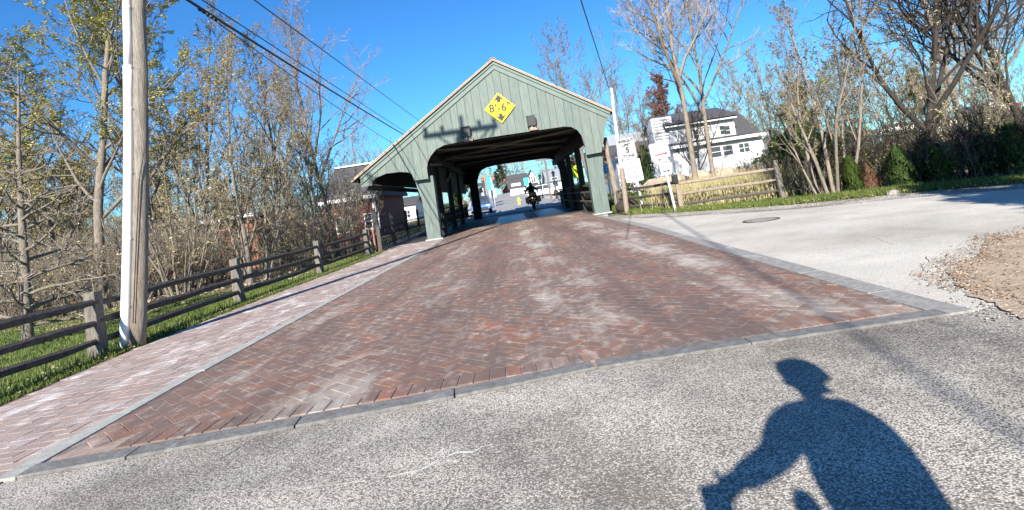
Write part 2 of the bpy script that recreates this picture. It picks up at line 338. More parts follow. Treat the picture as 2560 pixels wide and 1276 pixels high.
MT['carred'] = mat('red car paint', (.22,.02,.02), None, rough=.3, spec=.6)
MT['tyre'] = mat('tyre rubber', (.02,.02,.02), None, rough=.85)
MT['chrome'] = mat('bright metal', (.6,.6,.6), None, rough=.2, metal=1)
MT['taillight'] = mat('red tail lamp', (.55,.03,.01), None, rough=.2)
MT['headlamp'] = mat('clear lamp glass', (.8,.8,.8), None, rough=.1)
MT['cloth'] = mat('black jacket', (.02,.02,.022), (.035,.035,.04), 8, .9)
MT['jean'] = mat('dark trousers', (.03,.04,.07), (.045,.055,.09), 12, .9)
MT['skin'] = mat('skin', (.55,.34,.25), None, rough=.55)
MT['hydrantyellow'] = mat('yellow hydrant paint', (.85,.72,.08), None, rough=.5)
MT['rock'] = MT['stone']
def emit(name, c, s):
    m = bpy.data.materials.new(name); m.use_nodes = True; b = m.node_tree.nodes['Principled BSDF']
    b.inputs['Base Color'].default_value = lin(c); b.inputs['Emission Color'].default_value = lin(c); b.inputs['Emission Strength'].default_value = s; return m
MT['litred'] = emit('lit red lamp', (1.0, .05, .04), 1.2)
MT['littail'] = emit('lit amber tail lamp', (1.0, .35, .08), 1.3)

def text(s, size, m, parent, loc, rot=(math.pi/2, 0, 0), name='lettering', sx=1.0, bold=0.0, space=1.0):
    cu = bpy.data.curves.new('t', 'FONT'); cu.body = s; cu.size = size; cu.align_x = 'CENTER'; cu.align_y = 'CENTER'
    cu.extrude = .002; cu.offset = bold; cu.space_line = .95; cu.space_character = space; cu.resolution_u = 3
    o = bpy.data.objects.new('t', cu); C.objects.link(o)
    dg = bpy.context.evaluated_depsgraph_get(); me = bpy.data.meshes.new_from_object(o.evaluated_get(dg))
    C.objects.unlink(o); bpy.data.objects.remove(o)
    me.materials.clear(); me.materials.append(m); me.name = name
    n = bpy.data.objects.new(name, me); C.objects.link(n); n.location = loc; n.rotation_euler = rot; n.scale = (sx, 1, 1); n.parent = parent
    return n

# ================================================================= SETTING
def sheet(name, pts, z, m, kind='structure'):
    b = M(); b.add([(x, y, z) for x, y in pts], [tuple(range(len(pts)))]); o = b.build(name, m)
    if o.data.polygons[0].normal.z < 0: o.data.flip_normals()
    return tag(o, kind=kind)
xs = [-900,-500,-300,-200,-140]+[-100+5*i for i in range(41)]+[140,200,300,500,900]
ys = [-400,-200,-100,-50,-30]+[-20+4*i for i in range(46)]+[200,260,350,500,900,1500]
g = M(); nx = len(xs)
g.v = [(x, y, -0.03 + terrain(x, y)) for y in ys for x in xs]
for j in range(len(ys)-1):
    for i in range(nx-1): g.f.append((j*nx+i, j*nx+i+1, (j+1)*nx+i+1, (j+1)*nx+i)); g.m.append(0)
tag(g.build('ground', MT['ground'], smooth=True), kind='structure')
# near road (chip seal) with the side road leaving to the right
RS = [gp(1520,545), gp(1560,543), gp(1700,537), gp(1960,520), gp(2100,507), gp(2230,493), gp(2400,478), gp(2560,465)]
sheet('near_road', [(-14,-25),(40,-25),(40,2.0),(12,2.6),(2.45,3.40),(.3,3.42),(-2.9,3.12),(-14,2.5)], 0.0, MT['asphalt'])
side = [(2.45,3.35),(12,2.6),(40,2.0),(40,9.0),(14,8.6)] + RS[::-1] + [(3.3,19.2),(2.7,19.2),(2.75,12),(2.62,6.3),(2.5,4.2)]
sheet('side_road', side, 0.0005, MT['asphalt2'])
grv = [(p[0], p[1]) for p in RS] ; outer = [(p[0]+.35, p[1]+.45) for p in RS]; inner = [(p[0]-.25, p[1]-.45) for p in RS]
b = M()
random.seed(3)
for k in range(len(RS)-1):
    for q in range(6):
        t0, t1 = q/6, (q+1)/6
        def L2(a, c, t): return (a[0]+(c[0]-a[0])*t, a[1]+(c[1]-a[1])*t)
        o0, o1 = L2(outer[k], outer[k+1], t0), L2(outer[k], outer[k+1], t1)
        i0, i1 = L2(inner[k], inner[k+1], t0), L2(inner[k], inner[k+1], t1)
        b.add([(o0[0],o0[1],.006),(o1[0],o1[1],.006),(i1[0],i1[1],.006),(i0[0],i0[1],.006)], [(0,3,2,1)])
tag(b.build('gravel_shoulder', MT['gravel']), kind='structure')
# far street through the bridge
b = M()
st = [(-3.2,36.3,4.3),(-3.3,44,4.4),(-3.4,52,4.0),(-3.6,60,3.4),(-4.2,70,2.6),(-5.2,82,1.6),(-6.8,96,.3),(-9,112,-1.6),(-12,130,-4.2)]
for i, (a, y, c) in enumerate(st):
    n = 4
    for j in range(n+1):
        x = a + (c-a)*j/n; b.v.append((x, y, terrain(x, y)+.03))
for i in range(len(st)-1):
    for j in range(4): a = i*5+j; b.f.append((a, a+1, a+6, a+5)); b.m.append(0)
tag(b.build('street', MT['street'], smooth=True), kind='structure')
for nm, side_, off, wd, m in (('pavement', 1, .15, 1.5, 'concrete'), ('far_pavement', -1, .15, 1.4, 'concrete')):
    b = M()
    for (a, y, c) in st[1:]:
        e = c if side_ > 0 else a
        for k, (o_, zz) in enumerate(((0, 0), (0, .12), (wd, .12), (wd, -.03))):
            x = e + side_*(off*0+o_); b.v.append((x, y, terrain(x, y)+.03+zz))
    for i in range(len(st)-2):
        for j in range(3): a = i*4+j; b.f.append((a, a+1, a+5, a+4)); b.m.append(0)
    tag(b.build('pavement' if side_ > 0 else 'kerb_pavement', MT[m]), kind='structure')
# green verges beyond the bridge
for nm, x0, x1 in (('verge_grass', 6.2, 14), ('verge_lawn', -12, -5.2)):
    b = M()
    for i in range(12):
        y = 40+i*5
        for x in (x0 - (max(0, y-60)*.14), x1): b.v.append((x, y, terrain(x, y)+.02))
    for i in range(11): a = i*2; b.f.append((a, a+1, a+3, a+2)); b.m.append(0)
    tag(b.build(nm, MT['lawn']), kind='structure')
# deck of the bridge
sheet('bridge_deck', [(-5.2,19.0),(3.6,19.0),(4.6,37.0),(-3.6,37.0),(-5.2,36)], 0.002, MT['deck'])
for (x0, x1, y0, y1) in ((-.9,.55,23.2,33.0),(1.15,2.5,25.0,35.2)):
    sheet('deck_plate', [(x0,y0),(x1,y0),(x1,y1),(x0,y1)], 0.009, MT['plate'])

# brick paving: herringbone of separate pavers
def herring(name, inside, bbox, ang, m, W=.1, seed=1, ztop=.011, extra=None):
    rnd = random.Random(seed); b = M(); ca, sa = math.cos(ang), math.sin(ang)
    x0, x1, y0, y1 = bbox; cx, cy = (x0+x1)/2, (y0+y1)/2; n = int(max(x1-x0, y1-y0)/W*.8)+4; gpx = .0022
    for i in range(-n, n):
        for j in range(-n, n):
            k = (i-j) % 4
            if k == 0: w, h = 2*W, W
            elif k == 3: w, h = W, 2*W
            else: continue
            u, v = i*W, j*W; um, vm = u+w/2, v+h/2
            X = cx + um*ca - vm*sa; Y = cy + um*sa + vm*ca
            if not (x0 < X < x1 and y0 < Y < y1) or not inside(X, Y): continue
            dz = rnd.uniform(-.0016, .0016); tx, ty = rnd.uniform(-.012, .012), rnd.uniform(-.012, .012)
            vs = []
            for z, ins in ((0.0, gpx), (ztop-.002, gpx), (ztop, gpx+.0025)):
                for uu, vv in ((-w/2+ins, -h/2+ins), (w/2-ins, -h/2+ins), (w/2-ins, h/2-ins), (-w/2+ins, h/2-ins)):
                    vs.append((X+uu*ca-vv*sa, Y+uu*sa+vv*ca, z if z == 0 else z+dz+tx*uu+ty*vv))
            fs = [(8,9,10,11)]
            for r in (0, 4):
                for q in range(4): fs.append((r+q, r+(q+1) % 4, r+4+(q+1) % 4, r+4+q))
            b.add(vs, fs)
    if extra: extra(b, rnd)
    return tag(b.build(name, m, fix=False), kind='structure')
LX = lambda y: -2.93 + .36*min(1, max(0, (y-5)/11.0))          # line of the concrete band, left
RX = lambda y: 2.45 + .33*min(1, max(0, (y-3.4)/9.0))          # right edge of the bricks
NY = lambda x: 3.10 + (x+2.9)*.075 if x < .3 else 3.34 + .0*(x-.3)
b = M(); n = 26
for i in range(n+1):
    y = 3.2 + (23.4-3.2)*i/n
    b.v += [(LX(y), y+.02, .0075), (RX(y), max(y, 3.42), .0075)]
for i in range(n): b.f.append((2*i, 2*i+1, 2*i+3, 2*i+2)); b.m.append(0)
tag(b.build('paving_bed', MT['sand']), kind='structure')
def soldiers(b, rnd):
    x = -2.5
    while x < 2.3:
        y = NY(x)+.14
        vs = []
        dz = rnd.uniform(-.001, .001)
        for z, ins in ((0, .003), (.011, .003), (.014, .006)):
            for uu, vv in ((ins, ins), (.1-ins, ins), (.1-ins, .2-ins), (ins, .2-ins)): vs.append((x+uu, y+vv, z if z == 0 else z+dz))
        fs = [(8,9,10,11)]
        for r in (0, 4):
            for q in range(4): fs.append((r+q, r+(q+1) % 4, r+4+(q+1) % 4, r+4+q))
        b.add(vs, fs); x += .1
herring('brick_road', lambda x, y: LX(y)+.02 < x < RX(y)+.05 and y > NY(x)+.26, (-3.1, 3.0, 3.1, 23.5), R(45), MT['brick'], seed=4, extra=soldiers)
EDGE = [(-4.45,1.5),(-4.48,3.5),(-4.52,4.74),(-4.63,6.49),(-4.54,9.37),(-4.25,13.5),(-4.1,16),(-4.4,19.3)]
def EX(y):
    for a, c in zip(EDGE, EDGE[1:]):
        if a[1] <= y <= c[1]: return a[0]+(c[0]-a[0])*(y-a[1])/(c[1]-a[1])
    return -4.4
b = M()
for i in range(n+1):
    y = 3.0 + (19.35-3.0)*i/n; b.v += [(EX(y)-.05, y, .0075), (LX(y), y, .0075)]
for i in range(n): b.f.append((2*i, 2*i+1, 2*i+3, 2*i+2)); b.m.append(0)
tag(b.build('walkway_bed', MT['bed2']), kind='structure')
herring('brick_walkway', lambda x, y: EX(y) < x < LX(y)-.05 and y > 3.02, (-4.8, -2.4, 3.0, 19.4), R(0), MT['brickwalk'], seed=9, ztop=.011)
sheet('walkway_approach', [(-4.5,-25),(-4.5,3.03),(-2.95,3.03),(-2.95,-25)], .004, MT['sand']) if False else None
def band(name, line, wl, wr, z, m, joints=1.2, seed=1):                 # line of points; widths left/right of it
    rnd = random.Random(seed); b = M(); pts = []
    for (p, q) in zip(line, line[1:]):
        L_ = math.dist(p, q); k = max(1, int(L_/joints))
        for i in range(k): pts.append((p[0]+(q[0]-p[0])*i/k, p[1]+(q[1]-p[1])*i/k))
    pts.append(line[-1])
    for p, q in zip(pts, pts[1:]):
        d = Vector((q[0]-p[0], q[1]-p[1])).normalized(); nrm = Vector((-d.y, d.x)); e = .004
        dz = rnd.uniform(-.001, .001); o = rnd.uniform(-.006, .006)
        P_, Q_ = Vector(p)+d*e, Vector(q)-d*e
        a_, b_, c_, d_ = P_+nrm*(wl+o), P_-nrm*(wr+o), Q_-nrm*(wr+o), Q_+nrm*(wl+o)
        b.prism([tuple(a_), tuple(b_), tuple(c_), tuple(d_)], 0.0, z+dz, axis='z')
    return tag(b.build(name, m, bevel=.004), kind='structure')
ys_ = [3.05+.9*i for i in range(19)]
band('concrete_band', [(LX(y), y) for y in ys_], .06, .06, .019, MT['bandsidewalk'], 2.0, 2)
band('near_kerb', [(-2.88,3.10),(-2.3,3.13),(-1.4,3.20),(-.5,3.27),(.35,3.38)], .10, .035, .020, MT['kerbdark'], .9, 5)
band('near_kerb_stone', [(.36,3.38),(1.3,3.37),(2.5,3.33)], .10, .035, .019, MT['kerbdark'], .7, 6)
band('side_kerb', [(2.50,3.30)]+[(RX(y)+.04, y) for y in (4,5,6,7.2,8.5,10,12,14,16,18.8)], .05, .15, .018, MT['kerb'], .8, 7)
# grey worn patches, crack lines in the asphalt, bare earth island
def strip(name, px, w0, m, z=.003, seed=1, jag=.02):
    rnd = random.Random(seed); pts = [gp(*p) for p in px]; L_ = []
    for p, q in zip(pts, pts[1:]):
        k = max(2, int(math.dist(p, q)/.05))
        for i in range(k): L_.append((p[0]+(q[0]-p[0])*i/k+rnd.uniform(-jag, jag), p[1]+(q[1]-p[1])*i/k+rnd.uniform(-jag, jag)))
    b = M()
    for i, p in enumerate(L_):
        wv = w0*rnd.uniform(.2, 1.3)*math.sin(math.pi*(i+.5)/len(L_))**.4
        b.v += [(p[0], p[1]-wv/2, z), (p[0], p[1]+wv/2, z)]
    for i in range(len(L_)-1): b.f.append((2*i, 2*i+2, 2*i+3, 2*i+1)); b.m.append(0)
    return tag(b.build(name, m), kind='structure')
strip('road_crack', [(645,1092),(610,1112),(575,1135),(520,1165)], .012, MT['crack'], seed=2, jag=.006)
strip('road_crack', [(1240,1112),(1180,1128),(1120,1142),(1070,1165),(1010,1190),(930,1205)], .024, MT['palecrack'], seed=3, jag=.02)
strip('road_crack', [(2310,640),(2340,668),(2372,690)], .014, MT['crack'], seed=11, jag=.012)
strip('road_crack', [(2180,590),(2230,612),(2290,606)], .010, MT['crack'], seed=12, jag=.012)
strip('road_crack', [(2380,800),(2440,830),(2520,842),(2560,850)], .005, MT['crack'], seed=13, jag=.01)
strip('road_crack', [(930,1205),(850,1212),(760,1225),(690,1222)], .010, MT['palecrack'], seed=14, jag=.008)
strip('road_crack', [(1240,1112),(1330,1108),(1420,1090)], .008, MT['palecrack'], seed=15, jag=.006)
strip('road_crack', [(1110,1130),(1128,1150),(1150,1158)], .022, MT['palecrack'], seed=8)
strip('road_crack', [(1040,1178),(1000,1160),(960,1165)], .010, MT['palecrack'], seed=18)
strip('road_crack', [(1180,1128),(1200,1145),(1250,1150)], .008, MT['palecrack'], seed=19)
strip('road_crack', [(1125,958),(1180,958),(1235,950)], .05, MT['palecrack'], seed=8, jag=.006)
strip('road_crack', [(2380,640),(2365,660),(2375,690)], .010, MT['crack'], seed=5)
strip('road_crack', [(2300,660),(2330,690),(2380,700)], .012, MT['crack'], seed=6)
isl = [gp(2470,598), gp(2520,592), (6.0,5.5), (9,5.1), (12,4.2), (12,3.2), (5,2.9), gp(2560,800), gp(2500,772), gp(2440,745), gp(2400,715), gp(2372,690), gp(2400,660), gp(2455,640)]
rnd = random.Random(5); isl2 = []
for p, q in zip(isl, isl[1:]+isl[:1]):
    for i in range(6): isl2.append((p[0]+(q[0]-p[0])*i/6+rnd.uniform(-.03,.03), p[1]+(q[1]-p[1])*i/6+rnd.uniform(-.03,.03)))
sheet('earth_island', isl2, .012, MT['dirt'])
b = M()
for i in range(450):                                                     # loose stones at its broken edge
    a = random.random(); k = int(a*len(isl2)); p = isl2[k % len(isl2)]
    if p[0] > 7: continue
    x, y = p[0]+random.gauss(-.03,.09), p[1]+random.gauss(0,.09); r = random.uniform(.004,.013)
    b.ball((x, y, .008+r*.3), r, r*random.uniform(.6,1), r*.5, 5, 3)
for i in range(1500):                                                    # and stones scattered on the gravel shoulder
    k = random.randrange(len(RS)-1); t = random.random(); p = RS[k]; q = RS[k+1]
    x = p[0]+(q[0]-p[0])*t+random.gauss(.05,.22); y = p[1]+(q[1]-p[1])*t+random.gauss(.05,.3); r = random.uniform(.004,.012)
    b.ball((x, y, .006+r*.3), r, r, r*.6, 4, 3)
for i in range(500):
    x = random.uniform(-4.5, 2.4); y = random.uniform(3.5, 18); r = random.uniform(.002,.005)
    b.ball((x, y, .013+r*.3), r, r, r*.6, 4, 3)
tag(b.build('loose_stones', MT['gravel'], fix=False), kind='stuff')
# lawn by the rail fence
EL = [(EX(y)-.0, y) for y in (1.5,3.5,4.74,6.49,8,9.37,11.5,13.5,16)]
lw = EL + [(-5.4,16),(-5.8,12.5),(-7.5,11.2),(-11,10.4),(-16,10.5),(-30,11),(-30,1.5)]
sheet('lawn', lw, .002, MT['lawn'])
sheet('lawn_margin', [(-4.42,19.0),(-4.2,16),(-5.4,16),(-7,19),(-7,37),(-4.8,37)], .0, MT['lawn'])
sheet('verge', [(3.62,19.6)]+[(p[0]+.25,p[1]+.3) for p in RS[1:4]]+[(8.2,14.5),(6.2,20),(6,38),(3.62,38)], .004, MT['lawn'])

def blades(name, n, place, h, m, wd=.006, seed=1, kind='stuff', lean=.45):
    rnd = random.Random(seed); b = M()
    for i in range(n):
        p = place(rnd)
        if not p: continue
        x, y = p[:2]; z0 = p[2] if len(p) > 2 else 0
        hh = h*rnd.uniform(.4, 1.25); a = rnd.uniform(0, 2*math.pi); w2 = wd*rnd.uniform(.6, 1.4)
        la = rnd.uniform(0, 2*math.pi); lx, ly = math.cos(la)*hh*lean*rnd.random(), math.sin(la)*hh*lean*rnd.random()
        ca, sa = math.cos(a)*w2/2, math.sin(a)*w2/2
        b.add([(x-ca,y-sa,z0),(x+ca,y+sa,z0),(x+lx*.4+ca*.7,y+ly*.4+sa*.7,z0+hh*.6),(x+lx*.4-ca*.7,y+ly*.4-sa*.7,z0+hh*.6),(x+lx,y+ly,z0+hh)], [(0,1,2,3),(3,2,4)])
    return tag(b.build(name, m, fix=False), kind=kind)
def lawnp(r):
    x = -4.55 - r.random()**1.3*7; y = 3.5+r.random()*8.5
    if x > EX(y)-.03: return None
    return x, y
blades('lawn_grass', 42000, lawnp, .045, MT['grass'], .009, 1)
def edgep(r):
    y = 3.0 + r.random()**1.2*15; x = EX(y) - .02 - abs(r.gauss(0, .13)); return x, y
blades('edge_grass', 15000, edgep, .055, MT['grass'], .009, 2)
blades('fence_grass', 1800, lambda r: (-4.9+r.gauss(0,.10), 3.5+r.random()*14), .12, MT['grass'], .009, 3)
def vergep(r):
    k = r.randrange(1, len(RS)-1); t = r.random(); p, q = RS[k], RS[k+1]
    return p[0]+(q[0]-p[0])*t+.22+abs(r.gauss(0,.45)), p[1]+(q[1]-p[1])*t+.3+abs(r.gauss(0,.5))
blades('verge_grass', 16000, vergep, .13, MT['grass'], .012, 4)
blades('verge_grass_by_bridge', 5000, lambda r: (r.uniform(3.75,5.2), r.uniform(17.2,26)), .16, MT['grass'], .014, 5)
def dryp(r):
    t = r.random(); x = 4.9+t*2.6+r.gauss(0,.3); y = 15.9-t*1.6+r.random()*3.2; return x, y
blades('dry_grass', 9000, dryp, .75, MT['drygrass'], .012, 6, lean=.3)
blades('field_grass', 9000, lambda r: (r.uniform(4.2,12), r.uniform(17,34)), .22, MT['grass'], .03, 7)
def litp(r):
    return r.uniform(-18,-4.8), r.uniform(10.5,26)
b = M(); rnd = random.Random(12)
for i in range(14000):
    x, y = -5.0-rnd.random()**1.2*15, 9.8+rnd.random()**1.3*18
    if x > -6.8 and y < 12.5: x -= 2.5
    z = terrain(x, y)-.02; s = rnd.uniform(.02,.05); a = rnd.uniform(0, 6.3); tl = rnd.uniform(-.5,.5)
    ca, sa = math.cos(a)*s, math.sin(a)*s
    b.add([(x-ca,y-sa,z+.01),(x+sa,y-ca,z+.02+tl*s),(x+ca,y+sa,z+.02),(x-sa,y+ca,z+.03+abs(tl)*s)], [(0,1,2,3)])
for i in range(1500):
    y = 3.2+rnd.random()*13; x = EX(y)-.02-abs(rnd.gauss(0,.3)); s = rnd.uniform(.008,.02); a = rnd.uniform(0, 6.3); ca, sa = math.cos(a)*s, math.sin(a)*s; z = rnd.uniform(.015,.05)
    b.add([(x-ca,y-sa,z),(x+sa*.6,y-ca*.6,z),(x+ca,y+sa,z+s*.5),(x-sa*.6,y+ca*.6,z+s*.4)], [(0,1,2,3)])
for i in range(1500):
    p = vergep(rnd); x, y = p[0]-.1, p[1]-.1; s = rnd.uniform(.01,.03); a = rnd.uniform(0, 6.3); ca, sa = math.cos(a)*s, math.sin(a)*s; z = rnd.uniform(.02,.09)
    b.add([(x-ca,y-sa,z),(x+sa*.6,y-ca*.6,z),(x+ca,y+sa,z+s*.5),(x-sa*.6,y+ca*.6,z+s*.4)], [(0,1,2,3)])
tag(b.build('leaf_litter', MT['litter'], fix=False), kind='stuff')
b = M(); rnd = random.Random(44)
for i in range(5200):                                                    # wood chips and leaves over the earth, thinning out past its edge
    k = rnd.randrange(len(isl2)); p = isl2[k]
    if rnd.random() < .5: x, y = p[0]+rnd.gauss(.0,.12), p[1]+rnd.gauss(0,.12)
    else: x, y = rnd.uniform(3.0,7.5), rnd.uniform(3.2,5.6)
    if x > 8 or x < 2.9 or y < 2.9: continue
    if y > 4.6+ (x-3.6)*.75 + .2: continue
    s = rnd.uniform(.006,.02); a = rnd.uniform(0, 6.3); ca, sa = math.cos(a)*s, math.sin(a)*s
    b.add([(x-ca,y-sa,.015),(x+sa*.4,y-ca*.4,.016),(x+ca,y+sa,.018+s*rnd.random()),(x-sa*.4,y+ca*.4,.018)], [(0,1,2,3)])
tag(b.build('wood_chips', MT['chips'], fix=False), kind='stuff')
mh = thing('manhole_cover', 'dark round manhole cover set in the pale side road', 'manhole cover', (4.42, 9.85, 0))
b = M(); b.cyl((0,0,.0),(0,0,.012),.26,n=28); b.build('cover', MT['rubble'], mh)
b = M()
for i in range(28):
    a0, a1 = 2*math.pi*i/28, 2*math.pi*(i+1)/28
    b.prism([(.275*math.cos(a0),.275*math.sin(a0)),(.32*math.cos(a0),.32*math.sin(a0)),(.32*math.cos(a1),.32*math.sin(a1)),(.275*math.cos(a1),.275*math.sin(a1))],0,.010,axis='z')
b.build('ring', MT['crack'], mh)
# ================================================================= COVERED BRIDGE
FY = 19.3; BY = 36.0
RIDGE = (.07, 6.08)
def roofz(x): return RIDGE[1] - (x-RIDGE[0])*.632 if x > RIDGE[0] else RIDGE[1] + (x-RIDGE[0])*.648
EL_, ER_ = -5.52, 4.1
br = thing('covered_bridge', 'green boarded covered bridge with asymmetric gable roof spanning the brick road', 'covered bridge', (0, FY, 0))
PROF = [(-5.25,2.24),(-4.86,2.26),(-4.82,2.40),(-4.7,2.50),(-4.32,2.60),(-3.81,2.585),(-3.5,2.52),(-3.40,2.44),(-3.36,2.2),(-2.84,2.19),(-2.84,2.55),(-2.78,2.78),(-2.66,2.97),(-2.43,3.19),(-2.12,3.30),
        (-1.6,3.33),(0,3.335),(2.26,3.32),(2.52,3.27),(2.72,3.12),(2.84,2.90),(2.89,2.5),(2.90,2.18),(3.46,2.2),(3.56,2.5),(3.70,2.95),(3.88,3.40)]
def prof(x):
    for p, q in zip(PROF, PROF[1:]):
        if p[0] <= x <= q[0] and q[0] > p[0]: return p[1]+(q[1]-p[1])*(x-p[0])/(q[0]-p[0])
    return PROF[0][1] if x < PROF[0][0] else PROF[-1][1]
def boards(b, prof, x0, x1, y, th, wid, seed=1, topoff=.0, breaks=()):
    rnd = random.Random(seed); x = x0
    edges = [x0]
    while x < x1-.12:
        x += wid*rnd.uniform(.82, 1.12); edges.append(min(x, x1))
    if edges[-1] < x1: edges[-1] = x1
    for a, c in zip(edges, edges[1:]):
        a2, c2 = a+.005, c-.005; yy = y - rnd.uniform(0, .007)
        xs_ = sorted(set([a2, c2] + [p for p in breaks if a2 < p < c2] + [a2+(c2-a2)*k/4 for k in (1, 2, 3)]))
        n = len(xs_); vs = []
        for t in (yy, yy+th):
            for xx in xs_: vs.append((xx, t, prof(xx)))
            for xx in xs_: vs.append((xx, t, roofz(xx)-topoff))
        fs = []
        for i in range(n-1):
            fs.append((i, i+1, n+i+1, n+i)); o = 2*n; fs.append((o+i+1, o+i, o+n+i, o+n+i+1))
            fs.append((i+1, i, o+i, o+i+1)); fs.append((n+i, n+i+1, o+n+i+1, o+n+i))
        fs.append((0, n, 3*n, 2*n)); fs.append((n-1, 3*n-1, 4*n-1, 2*n-1))
        b.add(vs, fs)
b = M(); boards(b, prof, -5.25, 3.88, 0, .05, .31, 5, .05, [p[0]+.001 for p in PROF]+[p[0]-.001 for p in PROF])
b.build('gable_boards', MT['green'], br, fix=False)
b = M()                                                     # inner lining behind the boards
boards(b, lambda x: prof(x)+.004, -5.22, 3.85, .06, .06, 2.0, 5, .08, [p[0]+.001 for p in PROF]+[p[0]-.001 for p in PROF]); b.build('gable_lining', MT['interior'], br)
b = M()                                                     # rake boards under the roof edge
for (xa, xb) in ((EL_+.28, RIDGE[0]), (RIDGE[0], ER_-.12)):
    n = 2
    b.prism([(xa, roofz(xa)-.02), (xb, roofz(xb)-.02), (xb, roofz(xb)-.30), (xa, roofz(xa)-.30)], -.045, -.012)
    b.prism([(xa, roofz(xa)-.0), (xb, roofz(xb)-.0), (xb, roofz(xb)-.12), (xa, roofz(xa)-.12)], -.085, -.048)
b.build('rake_board', MT['greentrim'], br)
# roof: deck, shingle courses, edge
b = M()
for xa, xb in ((EL_, RIDGE[0]), (RIDGE[0], ER_)):
    b.prism([(xa, roofz(xa)+.0), (xb, roofz(xb)+.0), (xb, roofz(xb)+.05), (xa, roofz(xa)+.05)], -.14, BY-FY+.5)
roof = b.build('roof', MT['interior'], br)
b = M(); rnd = random.Random(3)
for s_, (xe, xr) in enumerate(((EL_, RIDGE[0]), (ER_, RIDGE[0]))):
    nc = 34; 
    for c in range(nc):
        xa = xe+(xr-xe)*c/nc; xb = xe+(xr-xe)*(c+1.25)/nc
        if c == nc-1: xb = xr
        y = -.17
        while y < BY-FY+.5:
            wv = rnd.uniform(.25, .5) if y < 2 else 2.5
            ja = rnd.uniform(-.012, .012)
            za, zb = roofz(xa+ja)+.075, roofz(xb)+.055
            b.add([(xa+ja-(xe-xr)*0, y+.004, za),(xb, y+.004, zb),(xb, y+wv, zb),(xa+ja, y+wv, za),(xa+ja, y+.004, za-.03),(xa+ja, y+wv, za-.03),(xb, y+.004, zb-.03)], [(0,1,2,3),(0,3,5,4),(0,4,6,1)])
            y += wv
b.build('shingles', MT['shingle'], br, fix=False)
b = M()
for xa, xb in ((EL_-.02, RIDGE[0]), (RIDGE[0], ER_+.02)):
    b.prism([(xa, roofz(xa)+.052), (xb, roofz(xb)+.052), (xb, roofz(xb)+.085), (xa, roofz(xa)+.085)], -.175, -.145)
    b.prism([(xa, roofz(xa)+.0), (xb, roofz(xb)+.0), (xb, roofz(xb)+.045), (xa, roofz(xa)+.045)], -.16, -.142)
b.build('shingle_edge', MT['shingleedge'], br)
b = M()
for s_ in (-1, 1): b.bar((RIDGE[0]+s_*.07, -.19, RIDGE[1]+.075), (RIDGE[0]+s_*.07, BY-FY+.5, RIDGE[1]+.075), .17, .02, up=(s_*.55, 0, 1))
b.build('ridge_cap', MT['shingle'], br)
# front posts
def post(x0, x1, y0, y1, ztop, seed):
    b = M(); rnd = random.Random(seed)
    nb = max(2, round((x1-x0)/.26)); wv = (x1-x0)/nb
    for i in range(nb): b.box(x0+i*wv+.003, x0+(i+1)*wv-.003, y0-rnd.uniform(0,.004), y0+.03, 0, ztop)
    for xx, s_ in ((x0, 1), (x1-.03, -1)):
        b.box(xx+.002*s_, xx+.03+.002*s_, y0+.034, y1, 0, ztop)
    b.box(x0+.03, x1-.03, y1-.03, y1-.002, 0, ztop)
    return b.build('post', MT['green'], br, fix=False)
post(-3.20, -2.70, .22, .66, 2.30, 1); post(2.90, 3.45, .22, .66, 2.30, 2)
b = M()
b.box(-3.26, -2.64, .16, .72, -.02, .045); b.build('post_footing', MT['concrete'], br)
b = M(); b.box(2.84, 3.50, .16, .72, -.02, .045); b.build('post_footing', MT['concrete'], br)
# curved braces at the outer side of the left post
b = M()
pts = [(-3.36,2.2),(-3.33,2.0),(-3.28,1.8),(-3.22,1.55),(-3.2,1.3)]
for p, q in zip(pts, pts[1:]): b.prism([p, q, (-3.19, q[1]), (-3.19, p[1])], .25, .60)
b.build('brace', MT['greentrim'], br)
b = M()
pts = [(3.62,2.62),(3.56,2.3),(3.50,2.0),(3.46,1.6)]
for p, q in zip(pts, pts[1:]): b.prism([p, q, (3.448, q[1]), (3.448, p[1])], .25, .60)
b.build('brace', MT['greentrim'], br)
L = BY-FY
# interior: posts, plates, trusses, side walls
for (x, zt) in ((-2.93, 3.5), (3.17, 3.3)):
    for y in ((3.0, 7.2, 11.6) if x < 0 else (4.4, 8.4, 12.4)):
        b = M(); b.box(x-.12, x+.12, y-.12, y+.12, 0, zt if x < 0 else 3.0); b.build('inner_post', MT['interior'], br)
b = M()
b.box(-3.06, -2.8, .68, L-.1, 2.9, 3.2); b.box(3.04, 3.3, .68, L-.1, 2.75, 3.05)
b.build('wall_plate', MT['interior'], br)
b = M()
b.box(-5.1, -4.95, .3, L-.1, 2.12, 2.30); b.build('eave_beam', MT['beam'], br)
for y in (.9, 3.0, 5.7, 8.4, 11.1, 13.8, 16.2):
    b = M(); b.box(-2.9, 3.15, y-.07, y+.07, 3.32, 3.50); b.build('tie_beam', MT['interior'], br)
    b = M(); b.box(-2.8, 3.0, y-.085, y-.072, 3.35, 3.38); b.build('lit_beam_edge', MT['beamlight'], br)  # pale strip stands for the light caught along the beam's edge
for k, (p, q) in enumerate((((-2.8,1.0,3.28),(0,3.0,3.28)),((2.9,1.0,3.28),(0,3.0,3.28)),((-2.8,5.7,3.28),(0,3.2,3.28)),((2.9,5.7,3.28),(0,3.2,3.28)),((-2.8,5.9,3.28),(2.9,8.3,3.28)),((2.9,8.6,3.28),(-2.8,11.0,3.28)))):
    b = M(); b.bar(p, q, .09, .06); b.build('ceiling_brace', MT['beamlight'], br)
for k, (p, q) in enumerate((((-2.82,.9,2.75),(-2.82,4.2,2.95)),((-2.82,5.7,2.3),(-2.82,8.2,3.0)))):
    b = M(); b.bar(p, q, .07, .10); b.build('side_brace', MT['beamlight'], br)
b = M()                                                    # dark ceiling boards above the tie beams
